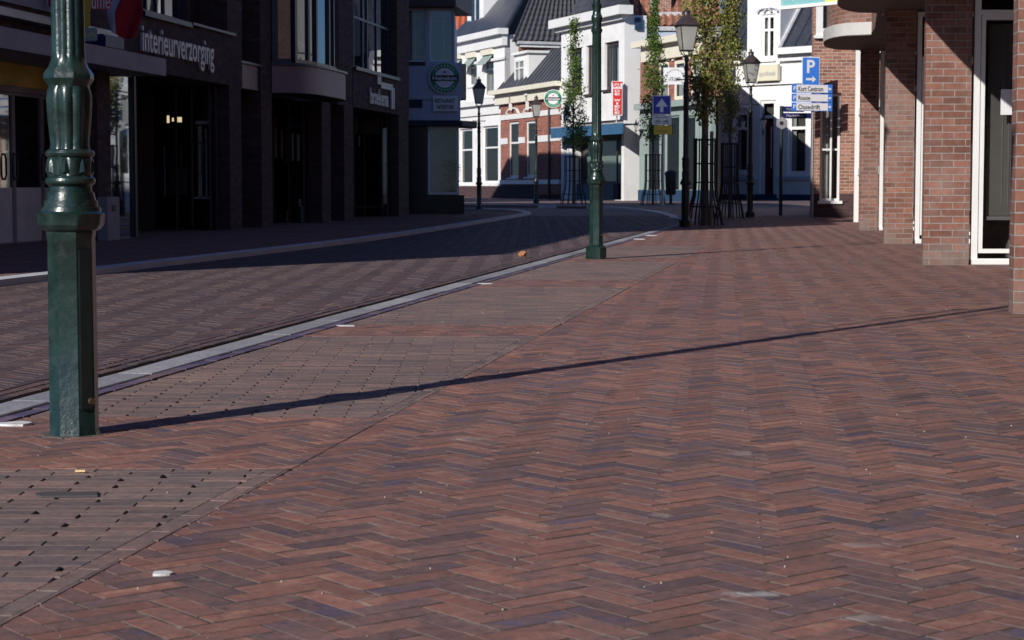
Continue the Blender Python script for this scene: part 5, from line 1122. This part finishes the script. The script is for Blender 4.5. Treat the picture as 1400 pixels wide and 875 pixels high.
dr = MB(); dr.box(F6, q[0] + .14, q[1] - .14, -.28, -.2, .35, zdd); dr = dr.build('door', 'maroon', Wg); mb = MB(); mb.box(F6, q[0], q[0] + .139, -.29, -.04, .35, zdd + .115); mb.box(F6, q[1] - .139, q[1], -.29, -.04, .35, zdd + .115); mb.build('door_frame', 'white_frame', Wg)
mb = MB(); mb.box(F6, q[0] + .5, q[1] - .4, -.199, -.185, 1.5, zdd - .25); mb.build('door_pane', 'paper', dr); mb = MB(); c = F6.pt(q[0] + .35, -.16, 1.3); mb.lathe([(-.03, .01), (-.02, .03), (.02, .03), (.03, .01)], c, 10); mb.build('handle', 'knob_brass', dr)
mb = MB(); mb.box(F6, q[0] - .3, q[1] + .3, .0, .5, ZB - .1, .17); mb.box(F6, q[0] - .1, q[1] + .1, -.3, .25, .171, .345); mb.build('doorstep', 'navy_plinth', Wg)
mb = MB()
for a, b in ((0, q[0] - .31), (q[1] + .31, F6.L)): mb.box(F6, a, b, .001, .07, ZB - .1, .34)
mb.build('plinth', 'navy_plinth', Wg); mb = MB(); mb.box(F6, q[1] + .2, F6.L, .001, .14, .98, 1.12); mb.box(F6, 0, q[0] - .2, .001, .14, .98, 1.12); mb.build('dado', 'blue_grey_panel', Wg)
mb = MB(); mb.box(F6, 0, g0 - .01, -.2, .5, zc6, zc6 + .28); mb.box(F6, g1 + .01, F6.L, -.2, .5, zc6, zc6 + .28); mb.box(F6, 0, g0 - .02, .001, .2, zc6 - .28, zc6 - .002); mb.box(F6, g1 + .02, F6.L, .001, .2, zc6 - .28, zc6 - .002); mb.build('cornice', 'white_trim', Wg)
zm = F6.zp(117, 3); mb = MB(); mb.box(F6, 0, F6.L, .001, .12, zm, zm + .12)
for k in range(1, 7): mb.box(F6, g1 + .1, F6.L, .001, .015, zm + .2 + k * .22, zm + .215 + k * .22)
mb.build('string_course', 'white_trim', Wg)
for a, b in ((0, g0 - .01), (g1 + .01, F6.L)):
    mb = MB(); mb.add([F6.pt(a, .1, zc6 + .25), F6.pt(b, .1, zc6 + .25), F6.pt(b, -3.4, zc6 + 4.6), F6.pt(a, -3.4, zc6 + 4.6), F6.pt(a, -6, zc6), F6.pt(b, -6, zc6), F6.pt(a, -6, zc6 + 4.6), F6.pt(b, -6, zc6 + 4.6)], [(0, 1, 2, 3), (3, 2, 7, 6), (0, 3, 6, 4), (1, 5, 7, 2), (4, 6, 7, 5), (0, 4, 5, 1)])
    for k in range(int((b - a) / .6)):
        s_ = a + .2 + k * .6; mb.tube([F6.pt(s_, .12, zc6 + .27), F6.pt(s_, -3.36, zc6 + 4.62)], .02, 5)
    mb.build('roof', 'slate', Wg)
mb = MB(); mb.tube([F6.pt(g1 + .05, .12, zc6 + .3), F6.pt(g1 + .05, -3.3, zc6 + 4.66)], .09, 6); mb.build('roof_edge', 'lead', Wg)
mb = MB(); mb.box(F6, .3, F6.L - .3, -6, -.65, ZB, zc6 - .1); mb.build('core', 'dark_room', Wg)
a0, a1 = F6.sp(1031, .3, 5), F6.sp(1063.5, .3, 5); z0, z1 = F6.zp(112, 3), F6.zp(90, 3)
t = thing('shop_sign', 'cream boxed fascia sign with faint grey lettering on the white gabled house', 'sign', tuple(F6.pt(a0, .2, z0)))
mb = MB(); mb.box(F6, a0, a1, .13, .33, z0, z1); mb.build('sign_box', 'sign_cream', t, bevel=.01)
text_mb('apotheek', (a1 - a0) * .7, .30, F6.pt(a0 + .3, .331, z0 + .14), F6.u, (0, 0, 1), .01, .02).build('lettering', 'letter_grey', t)
q = F6.pt(s6(1043) + .0, .6); wall_lantern(xat(1043, 84.0), 84.0, zat(176, 84.0), 1.25, 'black and white wall lantern beside the dark red door'); wall_lantern(xat(1015, 84.8), 84.8, zat(176, 84.8), 1.05, 'smaller black wall lantern over the left window of the white gabled house')
# unseen block across the side street (casts the long shade on the far fronts)
t = thing('side_street_block', 'brick corner block along the side street hidden behind the restaurant', 'building', (-9, 68, 0))
poly = [(-6.2, 67.2), (-10.6, 81), (-30, 81), (-30, 67.2)]; mb = MB(); mb.prism(poly, -.05, 9.6); mb.build('wall', 'brick_mid', t)
mb = MB(); mb.prism([(-5.9, 66.9), (-10.4, 81.3), (-30.3, 81.3), (-30.3, 66.9)], 9.6, 11.2); mb.build('roof', 'tile_grey', t)

# ------------------------------------------------------------------ trees with iron guards
def leaves_obj(par, cx, cy, segs, n, size, mat, seed):
    """ segs: list of (z, radius, density) - clumped leaf faces along a narrow crown """
    g = np.random.default_rng(seed); zs = np.array([q[0] for q in segs]); rs = np.array([q[1] for q in segs]); ds = np.array([q[2] for q in segs])
    ncl = max(20, n // 26); zc = g.uniform(zs[0], zs[-1], ncl * 3); keep = g.random(len(zc)) < np.interp(zc, zs, ds); zc = zc[keep][:ncl]; ncl = len(zc)
    R = np.interp(zc, zs, rs); ang = g.uniform(0, 2 * PI, ncl); rr = R * np.sqrt(g.random(ncl)) * g.uniform(.5, 1.12, ncl)
    cc = np.stack([cx + rr * np.cos(ang), cy + rr * np.sin(ang), zc], 1); tone = g.random(ncl)
    ci = g.integers(0, ncl, n); P = cc[ci] + g.normal(0, 1, (n, 3)) * np.array([.055, .055, .075]) * (size / .05)
    d = g.normal(0, 1, (n, 3)); d[:, 2] -= .35; d /= np.linalg.norm(d, axis=1)[:, None]
    e = np.cross(d, g.normal(0, 1, (n, 3))); e /= np.linalg.norm(e, axis=1)[:, None]; f = np.cross(d, e)
    s_ = size * g.uniform(.6, 1.25, n)[:, None]
    V = np.stack([P - d * s_ * .6, P + e * s_ * .34 - d * s_ * .05 + f * s_ * .1, P + d * s_ * .6, P - e * s_ * .34 - d * s_ * .05 + f * s_ * .1], 1).reshape(-1, 3)
    org = np.array(wloc(par)); me = bpy.data.meshes.new('foliage'); me.vertices.add(4 * n); me.vertices.foreach_set('co', (V - org).astype(np.float32).ravel())
    me.loops.add(4 * n); me.loops.foreach_set('vertex_index', np.arange(4 * n, dtype=np.int32)); me.polygons.add(n); me.polygons.foreach_set('loop_start', np.arange(0, 4 * n, 4, dtype=np.int32))
    me.polygons.foreach_set('use_smooth', np.zeros(n, bool)); me.materials.append(M[mat]); me.update(calc_edges=True); me.validate(); t = np.clip(.6 * tone[ci] + .4 * g.random(n), 0, 1)
    addattr(me, np.repeat(np.stack([t, t, t, np.ones(n)], 1), 4, 0)); o = bpy.data.objects.new('foliage', me); C.objects.link(o); o.parent = par
def tree(x, y, lab, h, r0, segs, n, size, mat, seed, z0=0.0, bow=0.0):
    random.seed(seed); t = thing('street_tree', lab, 'tree', (x, y, z0), 'slender young street trees'); mb = MB()
    pts = [(x + bow * math.sin(k * .7) * .03 + random.uniform(-.012, .012), y + random.uniform(-.015, .015), z0 + h * k / 9) for k in range(10)]; mb.tube(pts, [r0 * (1 - .85 * k / 9) for k in range(10)], 9); mb.build('trunk', 'bark', t, smooth=True)
    mb = MB(); zs = [q[0] for q in segs]
    for k in range(34):
        z = random.uniform(zs[0], zs[-1]); R = np.interp(z, zs, [q[1] for q in segs]); a = random.uniform(0, 2 * PI); d = Vector((math.cos(a), math.sin(a), 0)); b = Vector((x, y, z - .25))
        mb.tube([b, b + d * R * .5 + Vector((0, 0, .22)), b + d * R * .9 + Vector((0, 0, .55))], [.017, .011, .004], 5)
    mb.build('branches', 'bark', t); leaves_obj(t, x, y, segs, n, size, mat, seed); return t
def guard(x, y, lab, r, h, z0=0.0, nb=11, flare=.14):
    t = thing('tree_guard', lab, 'tree guard', (x, y, z0), 'black iron tree guards')
    for k in range(nb):
        a = 2 * PI * k / nb + .3; d = Vector((math.cos(a), math.sin(a), 0)); c = Vector((x, y, z0)); mb = MB()
        mb.tube([c + d * (r + flare), c + d * (r + flare) + Vector((0, 0, .04)), c + d * (r + flare * .75) + Vector((0, 0, .25)), c + d * (r + .02) + Vector((0, 0, .55)), c + d * r + Vector((0, 0, .8)), c + d * r + Vector((0, 0, h))], .016, 6); mb.build('bar', 'iron', t)
    for z in (.35, .8, 1.15, h - .03):
        rr = r + (flare * .5 if z < .5 else .006); mb = MB(); mb.tube([(x + rr * math.cos(2 * PI * k / 20), y + rr * math.sin(2 * PI * k / 20), z0 + z) for k in range(21)], .012, 5, caps=False); mb.build('hoop', 'iron', t)
    return t
x, y = G(963, 308); X3 = x
tree(x, y, 'tallest slender autumn tree with a thick trunk right of the tall lamp', 6.8, .075, [(1.95, .16, .4), (2.3, .36, .8), (3.0, .46, 1), (4.0, .42, .9), (5.2, .36, .8), (6.8, .12, .6)], 7800, .062, 'leaf_autumn', 11)
guard(x, y, 'flared black iron guard round the thickest tree trunk beside the tall lamp', .20, 1.62)
mb = MB(); mb.tube([(x + .13, y + .05, -.05), (x + .13, y + .05, 1.75)], .035, 8); mb.tube([(x + .13, y + .05, 1.5), (x + .0, y, 1.5)], .012, 6); tag(mb.build('tree_stake', 'stake_wood'), 'wooden stake tied to the thickest street tree inside its guard', 'stake')
y = 42.9; x = xat(997, y)
tree(x, y, 'slim autumn tree with copper leaves just behind and right of the tallest tree', 5.9, .045, [(1.9, .12, .4), (2.4, .30, .8), (3.2, .34, 1), (4.4, .30, .9), (5.9, .1, .5)], 4300, .062, 'leaf_autumn', 23)
guard(x, y, 'narrow black iron guard of the slim tree right of the tallest tree', .19, 1.70, flare=.13)
x, y = xat(893, 64), 64
tree(x, y, 'dark green slender tree standing left of the one way sign', 6.9, .05, [(2.3, .28, .9), (3.0, .50, 1), (4.2, .42, 1), (5.4, .22, .8), (6.9, .07, .5)], 5200, .075, 'leaf_green', 31, ZB)
guard(x, y, 'black iron guard of the dark tree left of the one way sign', .28, 1.7, ZB)
x, y = xat(784, 65), 65
tree(x, y, 'sunlit pointed green tree in front of the white bar building', 6.3, .05, [(2.0, .45, .9), (2.7, .62, 1), (3.6, .34, 1), (4.6, .26, .8), (6.3, .06, .5)], 4200, .075, 'leaf_green', 47, ZB)
guard(x, y, 'black iron guard of the pointed green tree before the bar', .30, 1.65, ZB)

# ------------------------------------------------------------------ traffic and street signs
x, y = G(1112, 298); y = 43.75; x = xat(1110, y); fr = Fr((x, y), u=(math.cos(.30), math.sin(.30))); zz = lambda py: zat(py, y)
t = thing('parking_sign', 'blue parking sign with arrow above three white direction boards on a grey pole', 'sign', (x, y, 0))
mb = MB(); mb.tube([fr.pt(0, 0, -.05), fr.pt(0, 0, zz(80))], .030, 12); mb.build('pole', 'steel', t, smooth=True)
def plate(a0, a1, z0, z1, mat, nm, o0=.035, th=.012, bev=.0, par=t, f=fr):
    mb = MB(); mb.box(f, a0, a1, o0, o0 + th, z0, z1); return mb.build(nm, mat, par, bevel=bev)
w_ = .225; zp0, zp1 = zz(117), zz(78)
b = plate(-w_ - .09, w_ - .09, zp0, zp1, 'sign_white', 'panel', bev=.005); plate(-w_ - .07, w_ - .11, zp0 + .02, zp1 - .02, 'sign_blue', 'face', .0475, .003, par=b)
text_mb('P', .20, .30, fr.pt(-.19, .051, zp0 + .28), fr.u, (0, 0, 1), .003, .025).build('lettering', 'sign_white', b)
mb = MB(); c = zp0 + .14
for pts in ([(-.13, -.025), (.03, -.025), (.03, .025), (-.13, .025)], [(.0301, -.075), (.12, 0), (.0301, .075)]): mb.extr([fr.pt(a - .08, .051, c + d_) for a, d_ in pts], fr.n * .003)
mb.build('arrow', 'sign_white', b)
for k, (tx, p0, p1, tw) in enumerate((('Kort Centrum', 127.5, 115.5, .62), ('Route', 139.5, 128.5, .30), ('Ossedrift', 152, 140.5, .55))):
    z0, z1 = zz(p0), zz(p1); b = plate(-.56, .46, z0, z1, 'sign_blue', 'direction_board', .03, .02, .004); plate(-.445, .345, z0 + .014, z1 - .012, 'sign_white', 'face', .0505, .003, par=b)
    mb = MB(); q = text_mb(tx, tw, (z1 - z0) * .56, fr.pt(-.40, .054, z0 + (z1 - z0) * .20), fr.u, (0, 0, 1), .003, .012); q.build('lettering', 'letter_black', b)
    q = text_mb('P', .06, (z1 - z0) * .5, fr.pt(-.52, .051, z0 + (z1 - z0) * .26), fr.u, (0, 0, 1), .003, .02)
    c = (z0 + z1) / 2
    for pts in ([(.35, -.012), (.39, -.012), (.39, .012), (.35, .012)], [(.3901, -.035), (.435, 0), (.3901, .035)]): q.extr([fr.pt(a, .051, c + d_) for a, d_ in pts], fr.n * .003)
    q.build('symbol', 'sign_white', b)
x, y = G(1067, 295); fr = Fr((x, y), u=(1, .08)); zz = lambda py: zat(py, y)
t = thing('street_name_sign', 'dark blue street name boards on a grey post left of the parking sign', 'sign', (x, y, 0))
mb = MB(); mb.tube([(x, y, -.05), (x, y, zz(145))], .045, 10); mb.build('pole', 'lamp_dark', t, smooth=True)
for z0, z1, a1 in ((zz(153), zz(145.5), .55), (zz(162), zz(154.5), .75)):
    b = MB(); b.box(fr, .03, a1, .0, .03, z0, z1); b = b.build('board', 'sign_navy', t, bevel=.003)
    text_mb('Marktstraat', a1 * .6, (z1 - z0) * .45, fr.pt(.12, .031, z0 + .04), fr.u, (0, 0, 1), .003).build('lettering', 'letter_grey', b)
mb = MB(); c = zz(168.5); mb.extr([fr.pt(.0 + .155 * math.cos(PI / 6 + k * PI / 3), .05, c + .155 * math.sin(PI / 6 + k * PI / 3)) for k in range(6)], fr.n * .02); b = mb.build('hexagon_plate', 'grey_panel', t)
mb = MB(); mb.extr([fr.pt(-.01 + .05 * math.cos(k * PI / 8), .0705, c + .05 * math.sin(k * PI / 8)) for k in range(16)], fr.n * .004); mb.build('dial', 'letter_black', b)
x, y = xat(906, 61.5), 61.5; fr = Fr((x, y), u=(1, .05)); zz = lambda py: zat(py, y)
t = thing('one_way_sign', 'blue one way sign with white arrow above cycle plate and small yellow plate', 'sign', (x, y, ZB))
mb = MB(); mb.tube([(x, y, 0), (x, y, zz(132))], .055, 10); mb.build('pole', 'steel', t, smooth=True)
a0, a1 = -.36, .24; z0, z1 = zz(157), zz(130.5); b = plate(a0, a1, z0, z1, 'sign_white', 'panel', .06, .02, .01, t, fr); plate(a0 + .03, a1 - .03, z0 + .03, z1 - .03, 'sign_royal', 'face', .0805, .004, 0, b, fr)
mb = MB(); c = (a0 + a1) / 2; mb.extr([fr.pt(c + a, .085, z0 + d_) for a, d_ in ((-.055, .08), (.055, .08), (.055, .26), (.20, .26), (0, .52), (-.20, .26), (-.055, .26))], fr.n * .004); mb.build('arrow', 'sign_white', b)
z0, z1 = zz(171), zz(157.8); b = plate(a0 - .01, a1 + .02, z0, z1, 'sign_white', 'cycle_plate', .06, .02, .006, t, fr); mb = MB()
for cx in (-.24, -.12, .02, .14):
    ring = [fr.pt(cx - .0 + .042 * math.cos(k * PI / 6), .083, z0 + .09 + .042 * math.sin(k * PI / 6)) for k in range(13)]; mb.tube(ring, .007, 4, caps=False)
for cx in (-.24, .02): mb.tube([fr.pt(cx, .083, z0 + .09), fr.pt(cx + .04, .083, z0 + .15), fr.pt(cx + .1, .083, z0 + .15), fr.pt(cx + .12, .083, z0 + .09), fr.pt(cx + .05, .083, z0 + .09), fr.pt(cx + .1, .083, z0 + .18)], .007, 4)
mb.build('symbol', 'letter_black', b); text_mb('uitgezonderd', .46, .05, fr.pt(a0 + .06, .081, z1 - .09), fr.u, (0, 0, 1), .003, .01).build('lettering', 'letter_black', b)
z0, z1 = zz(184), zz(171.8); b = plate(a0 + .05, a1 + .04, z0, z1, 'yellow_sign', 'yellow_plate', .06, .02, .006, t, fr); text_mb('omleiding', .34, .06, fr.pt(a0 + .14, .081, z0 + .08), fr.u, (0, 0, 1), .003, .02).build('lettering', 'letter_black', b)
# litter bin
x, y = xat(917, 65.5), 65.5; t = thing('litter_bin', 'black round litter bin on a foot beside the one way sign pole', 'bin', (x, y, ZB))
mb = MB(); mb.lathe([(.32, .10), (.34, .17), (.36, .175), (.98, .20), (1.0, .20)], (x, y, ZB), 20); mb.build('drum', 'iron', t, smooth=True)
mb = MB(); mb.lathe([(1.001, .22), (1.03, .225), (1.12, .19), (1.17, .08), (1.18, .03)], (x, y, ZB), 20); mb.build('lid', 'awning_navy', t, smooth=True); mb = MB(); mb.lathe([(0, .16), (.03, .16), (.04, .05), (.319, .05)], (x, y, ZB), 14); mb.build('foot', 'iron', t)
# ------------------------------------------------------------------ light, sky, camera
EL = math.radians(27); AZx, AZy = .588, .809      # light travels this way on the ground
w = bpy.data.worlds.new('World'); S.world = w; w.use_nodes = True; nt = w.node_tree; nt.nodes.clear()
sk = nt.nodes.new('ShaderNodeTexSky'); sk.sky_type = 'NISHITA'; sk.sun_disc = False; sk.sun_elevation = EL; sk.air_density = 1.0; sk.dust_density = .2; sk.ozone_density = 4.0; sk.sun_rotation = math.atan2(-AZx, -AZy) % (2 * PI)
bg = nt.nodes.new('ShaderNodeBackground'); bg.inputs[1].default_value = .05; wo = nt.nodes.new('ShaderNodeOutputWorld')
tint = nt.nodes.new('ShaderNodeMix'); tint.data_type = 'RGBA'; tint.blend_type = 'MULTIPLY'; tint.inputs[0].default_value = 1; tint.inputs[7].default_value = (.62, .86, 1.3, 1); nt.links.new(sk.outputs[0], tint.inputs[6]); nt.links.new(tint.outputs[2], bg.inputs[0]); nt.links.new(bg.outputs[0], wo.inputs[0])
sun = bpy.data.lights.new('sun', 'SUN'); sun.energy = 4.4; sun.angle = math.radians(.53); sun.color = (1, .955, .90)
so = bpy.data.objects.new('sun', sun); C.objects.link(so)
d = Vector((AZx * math.cos(EL), AZy * math.cos(EL), -math.sin(EL))); so.rotation_euler = d.to_track_quat('-Z', 'Y').to_euler(); so.location = (-20, -20, 30)
cam = bpy.data.cameras.new('camera'); cam.sensor_width = 36; cam.lens = 36 * F / 1400; cam.clip_start = .1; cam.clip_end = 2000
co = bpy.data.objects.new('camera', cam); C.objects.link(co); co.location = (0, 0, H); co.rotation_euler = (PI / 2 - TH, 0, 0)
cam.dof.use_dof = True; cam.dof.focus_distance = 9.0; cam.dof.aperture_fstop = 16
S.camera = co
S.view_settings.view_transform = 'Standard'; S.view_settings.look = 'None'; S.view_settings.exposure = .12; S.view_settings.gamma = 1; S.view_settings.use_curve_mapping = False
S.cycles.max_bounces = 8; S.cycles.transparent_max_bounces = 12; S.cycles.use_denoising = True; S.cycles.sample_clamp_indirect = 4
